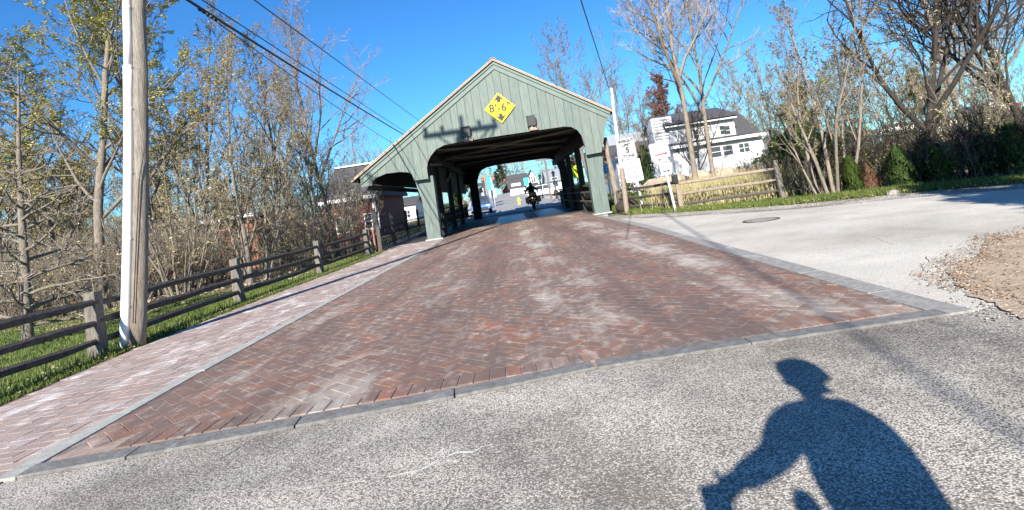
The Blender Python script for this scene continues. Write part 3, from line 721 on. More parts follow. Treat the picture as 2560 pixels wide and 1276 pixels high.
b.box(-2.95, 3.2, .7, L-.2, 3.52, 3.55); b.build('ceiling', MT['ceil'], br)
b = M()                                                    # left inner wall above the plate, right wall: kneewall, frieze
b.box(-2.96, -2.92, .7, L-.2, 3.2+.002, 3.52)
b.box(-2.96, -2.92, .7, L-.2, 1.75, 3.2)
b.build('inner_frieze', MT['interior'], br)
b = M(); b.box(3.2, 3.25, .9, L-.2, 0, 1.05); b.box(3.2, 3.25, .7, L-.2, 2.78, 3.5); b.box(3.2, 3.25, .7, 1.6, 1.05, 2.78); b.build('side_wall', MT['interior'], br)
for z in (.42, .80):
    b = M(); b.box(3.02, 3.08, .9, L-.2, z, z+.07); b.build('guard_rail', MT['beam'], br)
b = M(); b.box(3.12, 3.3, .9, L-.2, 1.06, 1.14); b.build('wall_cap', MT['beam'], br)
b = M(); b.box(-2.97, -2.93, 1.2, 2.3, 0, 1.35); b.build('wing_panel', MT['interior'], br)
# railing between road and footway: rails and lattice
for z in (.22, .62, 1.02):
    b = M(); b.box(-2.97, -2.89, 2.3, L-.2, z, z+.07); b.build('guard_rail', MT['interior'], br)
b = M()
y = 2.4
while y < L-.9:
    b.bar((-2.93,y,.25),(-2.93,y+.55,1.0),.03,.03); b.bar((-2.93,y+.55,.25),(-2.93,y,1.0),.03,.03); b.bar((-2.93,y,.22),(-2.93,y,1.05),.035,.035); y += .6
b.build('lattice', MT['interior'], br)
# far portal
FP = [(-5.2,2.24),(-3.6,2.5),(-2.6,2.3),(-2.05,2.3),(-2.04,2.55),(-1.96,2.85),(-1.75,3.12),(-1.4,3.28),(-.7,3.36),(2.6,3.30),(3.05,3.20),(3.3,2.95),(3.42,2.6),(3.46,2.2),(3.9,2.3),(4.0,3.3)]
def fprof(x):
    for p, q in zip(FP, FP[1:]):
        if p[0] <= x <= q[0] and q[0] > p[0]: return p[1]+(q[1]-p[1])*(x-p[0])/(q[0]-p[0])
    return 3.0
b = M()
n = 60; y = L
vs = []; 
for i in range(n+1):
    x = -5.2+(9.1)*i/n; x = min(x, 3.9)
    for yy in (y, y+.06): vs += [(x, yy, fprof(x)), (x, yy, roofz(x)-.03)]
fs = []
for i in range(n):
    a = i*4; fs += [(a, a+4, a+5, a+1), (a+6, a+2, a+3, a+7), (a, a+2, a+6, a+4)]
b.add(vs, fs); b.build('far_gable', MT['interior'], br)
for (x0, x1) in ((-2.62, -2.08), (3.44, 4.0)):
    b = M(); b.box(x0, x1, L-.5, L-.01, 0, 2.6); b.build('far_post', MT['interior'], br)

# clearance sign on the gable
cs = thing('clearance_sign', 'yellow diamond sign reading 8 feet 6 inches on the green bridge gable', 'road sign', (.07, FY-.055, 4.33))
b = M(); s_ = .56
b.prism([(-s_,0),(0,-s_),(s_,0),(0,s_)], -.012, 0); b.build('sign_plate', MT['yellow'], cs)
b = M()
for k in range(4):
    a = k*math.pi/2
    def rr(x, z): return (x*math.cos(a)-z*math.sin(a), x*math.sin(a)+z*math.cos(a))
    b.prism([rr(-.50,0),rr(0,-.50),rr(0,-.475),rr(-.475,0)], -.0145, -.0125)
b.build('border', MT['ink'], cs)
text('8\'-6"', .40, MT['ink'], cs, (0, -.0155, .0), bold=.010, space=1.05)
for sg in (1, -1):
    b = M(); b.prism([(0, sg*.47),(.19, sg*.27),(.065, sg*.30),(.065, sg*.20),(-.065, sg*.20),(-.065, sg*.30),(-.19, sg*.27)], -.0155, -.0125); b.build('arrow', MT['ink'], cs)
# floodlights above the opening
fl = thing('floodlight', 'black boxy floodlight on a tan block above the bridge opening, nearer the utility pole', 'floodlight', (-1.27, FY-.02, 3.66), group='floodlights on the bridge gable')
b = M()
b.prism([(-.19,-.20),(-.19,.16),(-.02,.20),(.0,.10),(-.03,-.20)], -.15, .15, axis='x'); hb = b.build('housing', MT['black'], fl, bevel=.008)
b = M(); b.box(-.155,-.125,-.24,-.02,-.22,.18); b.box(.125,.155,-.24,-.02,-.22,.18); b.build('barn_door', MT['black'], fl)
b = M(); b.box(-.10,.22,-.10,-.01,-.36,-.205); b.build('mounting_block', MT['newrail'], fl, bevel=.006)
b = M(); b.cyl((0,-.1,-.3),(.0,-.14,-.16),.018,n=8); b.build('bracket', MT['whitetrim'], fl)
fl2 = copy_tree(fl); fl2.location = (1.11, FY-.02, 3.70); fl2['label'] = 'black boxy floodlight on a tan block right of the yellow clearance sign'

# ================================================================= UTILITY POLE AND WIRES
bx, by = -4.75, 6.72
lean = R(2.6)
up = thing('utility_pole', 'tall weathered wooden utility pole with white conduit beside the brick walkway', 'utility pole', (bx, by, 0))
def bend(z): return .125*z - .0084*z*z if z < 7 else .463 + .012*(z-7)
b = M()
rnd = random.Random(2); pts, rs = [], []
for i in range(28): pts.append((bend(i*.43)+rnd.gauss(0,.002), rnd.gauss(0,.002), i*.43-.05)); rs.append(.088-.0010*i)
b.tube(pts, rs, 20, cap=True); b.build('pole_shaft', MT['polewood'], up, smooth=True)
b = M()                                                    # white conduit in two lengths, following the pole
def runx(dx, dy, z0, z1, r, m, nm, n=12, sx=1.0):
    b = M(); b.tube([(bend(z0+(z1-z0)*i/n)+dx, dy, z0+(z1-z0)*i/n) for i in range(n+1)], [r*.9]*(n+1), 12, cap=True); return b.build(nm, m, up, smooth=True)
cd_ = runx(-.100, -.075, 0, 3.45, .060, MT['whiteplastic'], 'conduit'); runx(-.098, -.072, 3.38, 9.0, .054, MT['whiteplastic'], 'conduit')
b = M(); zs = [.0+.5*i for i in range(18)]
for za, zb2 in zip(zs, zs[1:]): b.bar((bend(za)-.085,-.035,za),(bend(zb2)-.085,-.035,zb2),.11,.02,up=(0,1,0))
b.build('conduit_flange', MT['whiteplastic'], up)
b = M()
for z in (.5,1.3,2.1,2.9,3.43,4.2,5.0): b.cyl((bend(z)-.04,-.115,z),(bend(z)-.04,-.095,z),.008,n=6)
b.build('bolts', MT['galv'], up)
b = M(); b.tube([(bend(z)+.0+x, y, z) for x, y, z in ((.02,-.115,.3),(.03,-.11,1.2),(.05,-.10,2.0),(.10,-.05,2.5),(.10,-.03,3.4),(.08,-.06,4.2))], [.006]*6, 5); b.build('ground_cable', MT['black'], up)
b = M(); b.tube([(bend(z)+x, y, z) for x, y, z in ((-.14,-.15,4.3),(-.17,-.16,4.45),(-.08,-.15,4.6),(-.09,-.14,5.4))], [.016,.018,.018,.018], 6); b.tube([(bend(z)+x, y, z) for x, y, z in ((-.22,-.03,3.3),(-.27,-.03,3.7),(-.26,-.03,4.2),(-.17,-.05,4.9))],[.007]*4,5); b.build('service_cable', MT['black'], up)
tx = bend(11.2)
b = M(); b.box(tx-1.45,tx+1.25,-.17,-.05,11.0,11.14); b.build('crossarm', MT['polewood'], up)
b = M()
for s_ in (-1,1): b.bar((tx+s_*.95,-.11,11.0),(tx,-.12,10.2),.06,.05)
b.bar((tx+1.15,-.1,11.0),(tx+.75,-.1,10.4),.05,.05)
b.build('arm_brace', MT['galv'], up)
b = M(); b.cyl((tx-.1,-.36,9.95),(tx-.1,-.36,10.95),.28,n=16); b.cyl((tx-.1,-.36,10.95),(tx-.1,-.36,11.03),.2,n=12); b.cyl((tx-.2,-.36,11.0),(tx-.22,-.36,11.22),.045,n=8); b.build('transformer', MT['galv'], up)
for x in (-1.35,-.75,.6,1.15):
    b = M(); b.cyl((tx+x,-.11,11.14),(tx+x,-.11,11.26),.04,n=8); b.cyl((tx+x,-.11,11.22),(tx+x,-.11,11.34),.075,n=8); b.build('insulator', MT['black'], up)

def wire(label, a, c, r=.012, sag=.4, n=22, group='overhead wires', name='overhead_wire'):
    a, c = Vector(a), Vector(c); b = M(); pts = []
    for i in range(n+1):
        t = i/n; p = a.lerp(c, t); p.z -= sag*4*t*(1-t); pts.append(p)
    b.tube(pts, [r]*(n+1), 5); return tag(b.build(name, MT['black'], smooth=True, fix=False), label, 'wire', group)
def extend(p, q, t0, t1):
    p, q = Vector(p), Vector(q); return p+(q-p)*t0, p+(q-p)*t1
p0, q0 = at(476,0,7.6), at(1010,330,24.0)
a, c = extend(p0, q0, -.12, 1.9); w1 = wire('thick black bundled cable dropping from the top left of the sky to the bridge roof', a, c, .022, .15)
p0, q0 = at(505,0,7.6), at(1020,335,24.0)
a, c = extend(p0, q0, -.12, 1.9); wire('thin black wire just above the bundled cable left of the bridge', a, c, .010, .0)
p0, q0 = at(520,40,8.2), at(985,345,23.5)
a, c = extend(p0, q0, .0, 1.9); wire('lowest thin black wire under the bundled cable left of the bridge', a, c, .009, .3)
b = M()
for i in range(5): 
    p = at(500+i*10, 25+i*6, 7.75); b.ball(p, .03, .05, .025, 6, 5)
tag(b.build('cable_splice', MT['black']), 'black lumpy splice on the bundled cable near the top edge of the picture', 'cable splice')
p0, q0 = at(635,0,8.0), at(1045,300,26.0)
a, c = extend(p0, q0, -.12, 1.9); wire('highest thin black wire crossing the blue sky left of the bridge', a, c, .011, .0)
p0, q0 = at(1452,0,7.0), at(1545,292,22.0)
a2 = 0
wire('thick overhead cable behind the viewer, known by its long faint shadow over the right paving', (-1.7,-13.2,7.0), (1.6,4.2,7.6), .022, .0)
a, c = extend(p0, q0, -.2, 1.35); wire('steep thin black wire dropping through the bare trees right of the bridge', a, c, .010, .0)

# ================================================================= RAIL FENCES
def rough(b, a, c, w_, h_, rnd, n=6, mi=0):
    a, c = Vector(a), Vector(c); d = (c-a).normalized(); r = d.cross(Vector((0,0,1))).normalized(); u = r.cross(d)
    vs = []; k = 6
    prf = [(math.cos(t)*(1+rnd.uniform(-.12,.12)), math.sin(t)*(1+rnd.uniform(-.12,.12))) for t in [2*math.pi*j/k+.4 for j in range(k)]]
    for i in range(n+1):
        t = i/n; p = a.lerp(c, t) + r*rnd.gauss(0,.006) + u*rnd.gauss(0,.006); sc_ = .72 if i in (0, n) else rnd.uniform(.92,1.06)
        for q in prf: vs.append(tuple(p + r*(q[0]*w_/2*sc_) + u*(q[1]*h_/2*sc_)))
    fs = [tuple(range(k))[::-1], tuple(range(n*k, (n+1)*k))]
    for i in range(n):
        for j in range(k): fs.append((i*k+j, i*k+(j+1) % k, (i+1)*k+(j+1) % k, (i+1)*k+j))
    b.add(vs, fs, mi)
def rpost(b, x, y, h, s_, rnd, z0=0, lx=0, ly=0):
    k = 8; prf = [(s_/2*q[0]*(1+rnd.uniform(-.1,.1)), s_/2*q[1]*(1+rnd.uniform(-.1,.1))) for q in ((1,.3),(.9,.95),(.1,1.05),(-.85,.9),(-1,0),(-.9,-.9),(0,-1.05),(.9,-.85))]
    vs = []; n = 6
    for i in range(n+1):
        t = i/n
        for q in prf: vs.append((x+q[0]*(1.08-.12*t)+lx*t, y+q[1]*(1.08-.12*t)+ly*t, z0-.05+(h+.05)*t+(rnd.uniform(-.012,.02) if i == n else 0)))
    fs = [tuple(range(n*k, (n+1)*k))]
    for i in range(n):
        for j in range(k): fs.append((i*k+j, i*k+(j+1) % k, (i+1)*k+(j+1) % k, (i+1)*k+j))
    b.add(vs, fs)
rnd = random.Random(21)
lf = thing('split_rail_fence', 'dark weathered three rail split fence along the lawn edge of the brick walkway', 'fence', (-4.97, 9.5, 0))
def lfw(x, y): return (x+4.97, y-9.5)
FPs = [(-4.9,-.2),(-4.95,3.1),(-4.98,6.42),(-4.95,9.6),(-4.78,13.1),(-4.72,17.2)]
hp = [.74,.74,.74,.76,.76,.78]
for (x, y), h in zip(FPs, hp):
    b = M(); rpost(b, *lfw(x, y), h, .14, rnd, lx=-.02); b.build('post', MT['postwood'], lf)
for (p, q) in zip(FPs, FPs[1:]):
    for z in (.19, .40, .62):
        b = M(); a_, c_ = lfw(*p), lfw(*q); dz = rnd.uniform(-.015,.015)
        rough(b, (a_[0]+.03, a_[1], z+dz), (c_[0]+.03, c_[1], z-dz), .06, .095, rnd); b.build('rail', MT['railwood'], lf)
lf2 = thing('fence_end_stakes', 'broken pale split stakes with a red marker at the far end of the left fence', 'stakes', (-4.62, 17.3, 0))
b = M(); rpost(b, 0, 0, .82, .07, rnd, lx=-.07); rpost(b, .12, .05, .80, .06, rnd, lx=-.02); b.build('stake', MT['newrail'], lf2)
b = M(); rpost(b, .26, .05, .80, .13, rnd); b.build('stub_post', MT['railwood'], lf2)
b = M(); b.bar((.16,-.04,0),(.12,-.04,.74),.02,.02); b.build('red_marker', MT['carred'], lf2)
# black iron railing with ball finials beside the footway of the bridge
ir = thing('iron_railing', 'black iron railing with lattice panels and ball topped posts beside the bridge footway', 'railing', (-4.55, 17.9, 0))
ps = [(0,0),(-.05,2.6),(-.1,5.6),(-.15,8.8),(-.2,12.2),(-.2,15.6),(-.2,18.4)]
for i, (x, y) in enumerate(ps):
    b = M(); s_ = .075 if i == 0 else .05; h = 1.28 if i == 0 else 1.08; b.box(x-s_,x+s_,y-s_,y+s_,0,h); b.box(x-s_*1.3,x+s_*1.3,y-s_*1.3,y+s_*1.3,h,h+.03); b.build('post', MT['black'], ir)
    b = M(); b.ball((x,y,h+.085),.06,nu=10,nv=8); b.build('finial', MT['black'], ir)
for (p, q) in zip(ps, ps[1:]):
    b = M()
    for z in (.14, .52, .78, .98): b.bar((p[0],p[1],z),(q[0],q[1],z),.03,.03)
    n = int((q[1]-p[1])/.3)
    for i in range(n):
        y0 = p[1]+(q[1]-p[1])*i/n; y1 = p[1]+(q[1]-p[1])*(i+1)/n; x = p[0]
        b.bar((x,y0,.14),(x,y1,.52),.018,.018); b.bar((x,y1,.14),(x,y0,.52),.018,.018)
        b.bar((x,y0,.52),(x,y1,.78),.015,.015); b.bar((x,y1,.52),(x,y0,.78),.015,.015)
    b.build('lattice_panel', MT['black'], ir)
# right fence
rf = thing('split_rail_fence', 'tan and brown split rail fence before the dry grass beside the white house yard', 'fence', (5.8, 15.0, 0))
RP = [(3.75,19.2,.72,'railwood'),(4.75,15.45,.88,'newrail'),(7.07,14.2,1.0,'postwood')]
for i, (x, y, h, m) in enumerate(RP):
    b = M(); rpost(b, x-5.8, y-15.0, h, .15 if i == 2 else .12, rnd, lx=.0 if i < 2 else -.05); b.build('post', MT[m], rf)
b = M(); b.box(4.62-5.8,4.76-5.8,.30,.44,.80,1.02); b.build('post_cap', MT['black'], rf)
for (p, q) in zip(RP, RP[1:]):
    for z, m in ((.16,'railwood'),(.45,'newrail' if p[0] > 4 else 'railwood'),(.74,'newrail' if p[0] > 4 else 'railwood')):
        b = M(); rough(b, (p[0]-5.8,p[1]-15.0,z),(q[0]-5.8,q[1]-15.0,z+.05),.07,.08,rnd); b.build('rail', MT[m], rf)
# ================================================================= SIGNS AND POLES RIGHT OF THE BRIDGE
def rrect(w_, h_, r, k=5):
    o = []
    for cx_, cz_, a0 in ((w_/2-r,h_/2-r,0),(-w_/2+r,h_/2-r,90),(-w_/2+r,-h_/2+r,180),(w_/2-r,-h_/2+r,270)):
        for i in range(k+1): a = R(a0+90*i/k); o.append((cx_+r*math.cos(a), cz_+r*math.sin(a)))
    return o
def plate(parent, name, w_, h_, cx_, cz_, m, y=0, border='ink', bw=.014):
    e = M(); pr = [(cx_+p[0], cz_+p[1]) for p in rrect(w_, h_, .05)]; e.prism(pr, y-.004, y); pl = e.build(name, MT[m], parent)
    if border:
        o_ = rrect(w_-.03, h_-.03, .045); i_ = rrect(w_-.03-2*bw, h_-.03-2*bw, .035); n = len(o_); b = M()
        b.add([(cx_+p[0], y-.0062, cz_+p[1]) for p in o_]+[(cx_+p[0], y-.0062, cz_+p[1]) for p in i_], [(i, (i+1) % n, n+(i+1) % n, n+i) for i in range(n)])
        b.build('border', MT[border], parent)
    return pl
sx, sy = 4.22, 17.74
ws = thing('weight_limit_sign', 'white weight limit 5 tons sign above a faded pink sign on a steel post', 'road sign', (sx, sy, 0), R(-6))
ws.rotation_euler = (0, R(-2.5), R(-6))
b = M(); b.box(-.03,.03,0,.035,-.02,2.3); b.build('post', MT['galv'], ws)
plate(ws, 'sign_plate', .53, .70, -.09, 2.10, 'signwhite', -.003)
text('WEIGHT', .128, MT['ink'], ws, (-.09,-.011,2.355), bold=.007); text('LIMIT', .128, MT['ink'], ws, (-.09,-.011,2.23), bold=.007)
text('5', .25, MT['ink'], ws, (-.09,-.011,2.05), bold=.014); text('TONS', .14, MT['ink'], ws, (-.09,-.011,1.855), bold=.007)
plate(ws, 'sign_plate', .58, .74, -.06, 1.36, 'signpink', -.003, None)
for i, s_ in enumerate(('NO', 'TRUCKS', 'OR', 'BUSES')): text(s_, .125, MT['inkfade'], ws, (-.06,-.011,1.60-.155*i), bold=.006)
sx, sy = gp(1690, 531)
os_ = thing('outlet_sign', 'white outlet sign with red arrow above a small one way sign by the fence post', 'road sign', (sx, sy, 0))
os_.rotation_euler = (0, R(-3.5), R(-8))
b = M(); b.box(-.03,.03,0,.035,-.02,2.05); b.build('post', MT['galv'], os_)
plate(os_, 'sign_plate', .52, .44, -.04, 1.76, 'signwhite', -.003, 'inkgrey')
text('OUTLET TO', .078, MT['inkgrey'], os_, (-.04,-.011,1.885), bold=.004); text('IL RT 53', .078, MT['inkgrey'], os_, (-.04,-.011,1.785), bold=.004)
b = M(); b.prism([(-.19,1.63),(.09,1.63),(.09,1.60),(.17,1.65),(.09,1.70),(.09,1.67),(-.19,1.67)], -.0125, -.008); b.build('red_arrow', MT['inkred'], os_)
plate(os_, 'sign_plate', .30, .42, .01, 1.27, 'signwhite', -.003, None)
text('ONE', .09, MT['inkgrey'], os_, (.01,-.011,1.40), bold=.004); text('WAY', .09, MT['inkgrey'], os_, (.01,-.011,1.30), bold=.004)
b = M(); b.prism([(-.09,1.145),(.05,1.145),(.05,1.12),(.12,1.16),(.05,1.20),(.05,1.175),(-.09,1.175)], -.0125, -.008); b.build('black_arrow', MT['ink'], os_)
lp = gp(1568, 532)
wp = thing('white_wooden_pole', 'slender tall pole painted white above and bare tan below, right of the bridge', 'pole', (lp[0], lp[1], 0)); wp.rotation_euler = (0, R(2.4), 0)
b = M(); b.tube([(0,0,-.02),(0,0,1.5)], [.085,.078], 10, cap=True); b.build('lower_shaft', MT['newrail'], wp)
b = M(); b.tube([(0,0,1.5),(0,0,3.0),(0,0,4.25)], [.078,.068,.055], 10, cap=True); b.build('upper_shaft', MT['signwhite'], wp)
# rough leaning snag next to it
b = M(); pts = []; rs = []
p0, p1 = Vector(at(1551,528,19.6)), Vector(at(1512,345,19.9))
for i in range(9):
    t = i/8; p = p0.lerp(p1, t); pts.append((p.x+random.gauss(0,.02), p.y, p.z)); rs.append(.13-.05*t+random.uniform(-.012,.015))
b.tube(pts, rs, 9, cap=True)
for i in range(5): 
    p = Vector(pts[5+i % 3]); d = Vector((random.uniform(-.3,.1), random.uniform(-.2,.2), random.uniform(.1,.35))); b.tube([p, p+d], [.03,.008], 4)
tag(b.build('dead_snag', MT['barklight'], smooth=True), 'rough leaning dead trunk between the bridge and the white pole', 'tree snag')
b = M(); b.ball((0,0,.18),.42,.35,.26,12,8); o = b.build('boulder', MT['barkdark'], smooth=True); o.location = (3.95,18.9,0); tag(o, 'dark rounded stump like rock at the foot of the white pole', 'boulder')
bs = thing('blue_sign', 'small blue information sign on a post behind the bridge near the snag', 'road sign', at(1524,470,25)[:2]+(0,))
b = M(); b.box(-.03,.03,.01,.05,0,2.0); b.build('post', MT['galv'], bs)
plate(bs, 'sign_plate', .42, .48, 0, 1.72, 'signwhite', -.002, None)
b = M(); b.prism(rrect(.32,.38,.03) and [(p[0], p[1]+1.72) for p in rrect(.32,.38,.03)], -.010, -.007); b.build('blue_panel', MT['bluesign'], bs)
b = M(); b.ball((0,-.014,1.79),.05,.004,.05,8,6); b.bar((0,-.014,1.74),(0,-.014,1.62),.05,.004); b.build('symbol', MT['signwhite'], bs)
ys2 = at(1441,430,38.0)
yp = thing('pedestrian_sign', 'yellow green pedestrian crossing sign seen through the side opening of the bridge', 'road sign', (ys2[0], ys2[1], 0))
zz = ys2[2]
b = M(); b.box(-.04,.04,.01,.06,0,zz+.5); b.build('post', MT['black'], yp)
b = M(); b.prism([(-.27,zz-.42),(.27,zz-.42),(.27,zz+.3),(0,zz+.46),(-.27,zz+.3)],-.006,0); b.build('sign_plate', MT['fluoyellow'], yp)
b = M(); b.ball((0,-.012,zz+.14),.05,.005,.05,8,6); b.bar((0,-.012,zz+.08),(.01,-.012,zz-.08),.07,.005); b.bar((.01,-.012,zz-.08),(.08,-.012,zz-.24),.035,.005); b.bar((0,-.012,zz-.08),(-.07,-.012,zz-.24),.035,.005); b.bar((0,-.012,zz+.04),(.09,-.012,zz-.05),.03,.005); b.build('symbol', MT['ink'], yp)

# ================================================================= HOUSES
def gable(b, x0, x1, y0, y1, z0, h, ridge='x', ov=.3, mi=0, th=.14):
    if ridge == 'x':
        ym = (y0+y1)/2; k = h/(ym-y0)
        for s_, ye in ((1, y0), (-1, y1)):
            pr = [(ye-s_*ov, z0-k*ov), (ym, z0+h), (ym, z0+h+th), (ye-s_*ov, z0-k*ov+th)]
            b.prism(pr, x0-ov, x1+ov, mi, axis='x')
    else:
        xm = (x0+x1)/2; k = h/(xm-x0)
        for s_, xe in ((1, x0), (-1, x1)):
            b.prism([(xe-s_*ov, z0-k*ov), (xm, z0+h), (xm, z0+h+th), (xe-s_*ov, z0-k*ov+th)], y0-ov, y1+ov, mi)
def wallbox(b, x0, x1, y0, y1, z0, z1, peak=None, ridge='x'):
    b.box(x0, x1, y0, y1, z0, z1)
    if peak:
        if ridge == 'x': b.prism([(y0+.01, z1-.002), (y1-.01, z1-.002), ((y0+y1)/2, z1+peak-.02)], x0+.002, x1-.002, axis='x')
        else: b.prism([(x0+.01, z1-.002), (x1-.01, z1-.002), ((x0+x1)/2, z1+peak-.02)], y0+.002, y1-.002)
def window(parent, x, y, z, w_, h_, frame='whitetrim', name='window', bars=(1, 1), face='y', sgn=-1):
    b = M()
    def bx(a0, a1, z0_, z1_, d0, d1):
        if face == 'y': b.box(a0, a1, min(y+sgn*d0, y+sgn*d1), max(y+sgn*d0, y+sgn*d1), z0_, z1_)
        else: b.box(min(x+sgn*d0, x+sgn*d1), max(x+sgn*d0, x+sgn*d1), a0, a1, z0_, z1_)
    c_ = x if face == 'y' else y; t = .07
    bx(c_-w_/2-t, c_-w_/2, z-t, z+h_+t, .0, .06); bx(c_+w_/2, c_+w_/2+t, z-t, z+h_+t, .0, .06)
    bx(c_-w_/2, c_+w_/2, z-t, z, 0, .06); bx(c_-w_/2, c_+w_/2, z+h_, z+h_+t, 0, .06)
    for i in range(bars[0]): zz_ = z+h_*(i+1)/(bars[0]+1); bx(c_-w_/2, c_+w_/2, zz_-.02, zz_+.02, .02, .045)
    for i in range(bars[1]-0): xx_ = c_-w_/2+w_*(i+1)/(bars[1]+1); bx(xx_-.02, xx_+.02, z, z+h_, .025, .05)
    f = b.build(name, MT[frame], parent)
    b = M(); bx(c_-w_/2, c_+w_/2, z, z+h_, .005, .015); b.build('pane', MT['glass'], f)
    return f
# white house behind the right fence
HY = 42.0
hb = at(1692, 438, HY); hr = at(1918, 415, HY)
X0, X1 = hb[0], hr[0]; wh = thing('white_house', 'large white clapboard house with charcoal roof behind the rail fence and rocks', 'house', ((X0+X1)/2, HY, terrain((X0+X1)/2, HY)))
W2 = (X1-X0)/2; zb = -0.2
z_low = at(1780, 352, HY)[2]; z_up1 = at(1870, 288, HY)[2]+.15
b = M(); wallbox(b, -W2, W2, 0, 8, zb, z_low-.12); wallbox(b, -W2+.2, W2-1.7, .5, 7.5, z_low-.12, z_up1); wallbox(b, -W2-4.2,-W2-.001, 1.5, 8, zb, z_low-.1); b.build('wall', MT['siding'], wh)
b = M()
b.add([(-W2-.3,-.45,z_low-.15),(W2+.3,-.45,z_low-.15),(W2+.3,.6,z_low+.12),(-W2-.3,.6,z_low+.12),(-W2-.3,-.45,z_low),(W2+.3,-.45,z_low),(W2+.3,.6,z_low+.26),(-W2-.3,.6,z_low+.26)],
      [(0,1,2,3),(7,6,5,4),(0,4,5,1),(1,5,6,2),(2,6,7,3),(3,7,4,0)])
b.prism([(.3,z_low+.1),(4,z_up1+.6),(4.0,z_up1+.7),(8.2,z_low),(8.2,z_low-.05)], W2-1.69, W2+.3, axis='x')
rf_ = b.build('lower_roof', MT['roofdark'], wh)
b = M(); gable(b, -W2+.1, W2-1.8, .4, 7.6, z_up1+.02, 1.1, 'x', .35); b.build('upper_roof', MT['roofdark'], wh)
b = M(); b.box(-W2-.35,W2+.35,-.52,-.44,z_low-.22,z_low+.02); b.box(-W2-.2,W2-1.6,-.05+.1,.12,z_up1-.2,z_up1+.02); b.box(W2-.1,W2+.03,-.03,0,zb,z_low-.2); b.build('fascia', MT['whitetrim'], wh)
def hx(px): return at(px, 400, HY)[0]-(X0+X1)/2
zt = terrain((X0+X1)/2, HY)
def hz(px, py): return at(px, py, HY)[2]-zt
for (px, p_t, p_b, w_) in ((1794,367,393,.75),(1824,364,388,.75)):
    window(wh, hx(px), 0, hz(px,p_b), w_, hz(px,p_t)-hz(px,p_b), bars=(1,0))
window(wh, hx(1866), 0, hz(1866,380), .8, hz(1866,358)-hz(1866,380), bars=(1,1))
for px in (1826, 1840): window(wh, hx(px), .5, hz(px,333), .36, hz(px,311)-hz(px,333), bars=(1,0))
for px in (1743, 1758): window(wh, hx(px), .5, hz(px,344), .36, hz(px,322)-hz(px,344), bars=(1,0))
window(wh, hx(1735), 0, hz(1735,398), .9, 1.1, bars=(1,0))
b = M()                                        # louvred white dormer / chimney box
b.box(-W2-1.1,-W2+.55,.6,2.2,z_low+.2,z_up1+.75); dm = b.build('dormer', MT['siding'], wh)
b = M()
for i in range(7): b.box(-W2-.95,-W2+.35,.56,.6,z_low+.7+i*.25,z_low+.82+i*.25)
b.build('louvre', MT['roofgrey'], dm)
b = M(); b.add([(-W2-4.6,1.0,z_low-.35),(-W2-.1,1.0,z_low-.35),(-W2-.1,4.5,z_low+1.1),(-W2-4.6,4.5,z_low+1.1),(-W2-4.6,8,z_low-.3),(-W2-.1,8,z_low-.3)], [(0,1,2,3),(3,2,5,4)]); b.build('porch_roof', MT['roofdark'], wh)
for x in (-W2-.35,-W2-1.9,-W2-3.2,-W2-4.1):
    b = M(); b.box(x-.08,x+.08,-.35,-.19,0,z_low-.12); b.build('porch_column', MT['whitetrim'], wh)
b = M()
b.box(-W2-4.3,-W2-.2,-.4,1.5,zb,.35); b.build('porch_floor', MT['whitetrim'], wh)
b = M(); b.box(-W2-4.3,-W2-.1,-.42,-.34,.95,1.03)
for i in range(22): xx_ = -W2-4.2+i*.19; b.box(xx_,xx_+.05,-.4,-.36,.35,.95)
b.build('porch_railing', MT['whitetrim'], wh)
b = M()
for i in range(4): b.box(-W2-3.0,-W2-1.6,-.7-i*.3,-.4-i*.3,zb,.28-i*.09)
for x in (-W2-3.1,-W2-1.5): b.bar((x,-.4,1.0),(x,-1.7,.7),.06,.06); b.bar((x,-1.7,0),(x,-1.7,.8),.09,.09)
b.build('steps', MT['whitetrim'], wh)
b = M(); b.box(-W2-2.7,-W2-1.9,1.45,1.5,.35,2.3); b.build('door', MT['cardark'], wh)
b = M(); b.box(-.0,.9,-.03,0,hz(1868,425),hz(1868,408)); o=b.build('cellar_hatch', MT['roofgrey'], wh); o.location.x = hx(1872)-.4
# grey roofed neighbour left of it, seen past the bridge
n0, n1 = at(1538,425,50), at(1612,415,50)
nh = thing('grey_roofed_house', 'white cottage with pale blue grey roof just right of the bridge', 'house', ((n0[0]+n1[0])/2, 50, 0))
nw = (n1[0]-n0[0])/2+.6; zr = at(1575,378,50)[2]; zk = at(1575,330,50)[2]
b = M(); wallbox(b, -nw, nw, 0, 6, -.2, zr, (zk-zr)*1.0, 'x'); b.build('wall', MT['siding'], nh)
b = M(); gable(b, -nw, nw, 0, 6, zr+.02, zk-zr, 'x', .35); b.build('roof', MT['roofgrey'], nh)
window(nh, .6, 0, .9, 1.5, 1.2, bars=(1,1)); window(nh, -1.2, 0, .9, .9, 1.2)
# house through the far portal: white gabled house with garage
def phouse(name, label, pxl, pxr, pyb, pyt_wall, pyt_ridge, D, m, rm, ridge, depth=8, rz=0.0, grp=None):
    l, r_ = at(pxl, pyb, D), at(pxr, pyb, D); xm = (pxl+pxr)/2; z0 = min(l[2], r_[2])
    t = thing(name, label, 'house', ((l[0]+r_[0])/2, D, terrain((l[0]+r_[0])/2, D)), rz, grp); zt_ = t.location.z
    w_ = (r_[0]-l[0])/2; zw = at(xm, pyt_wall, D)[2]-zt_; zp = at(xm, pyt_ridge, D)[2]-zt_
    b = M(); wallbox(b, -w_, w_, 0, depth, -.5, zw, zp-zw, ridge); b.build('wall', MT[m], t)
    b = M(); gable(b, -w_, w_, 0, depth, zw+.02, zp-zw, ridge, .3); b.build('roof', MT[rm], t)
    return t, w_, zw, zp
D = 84
t, w_, zw, zp = phouse('white_gabled_house', 'white house with dark roof and narrow upper windows seen through the bridge', 1318, 1352, 480, 455, 425, D, 'siding', 'roofdark', 'y')
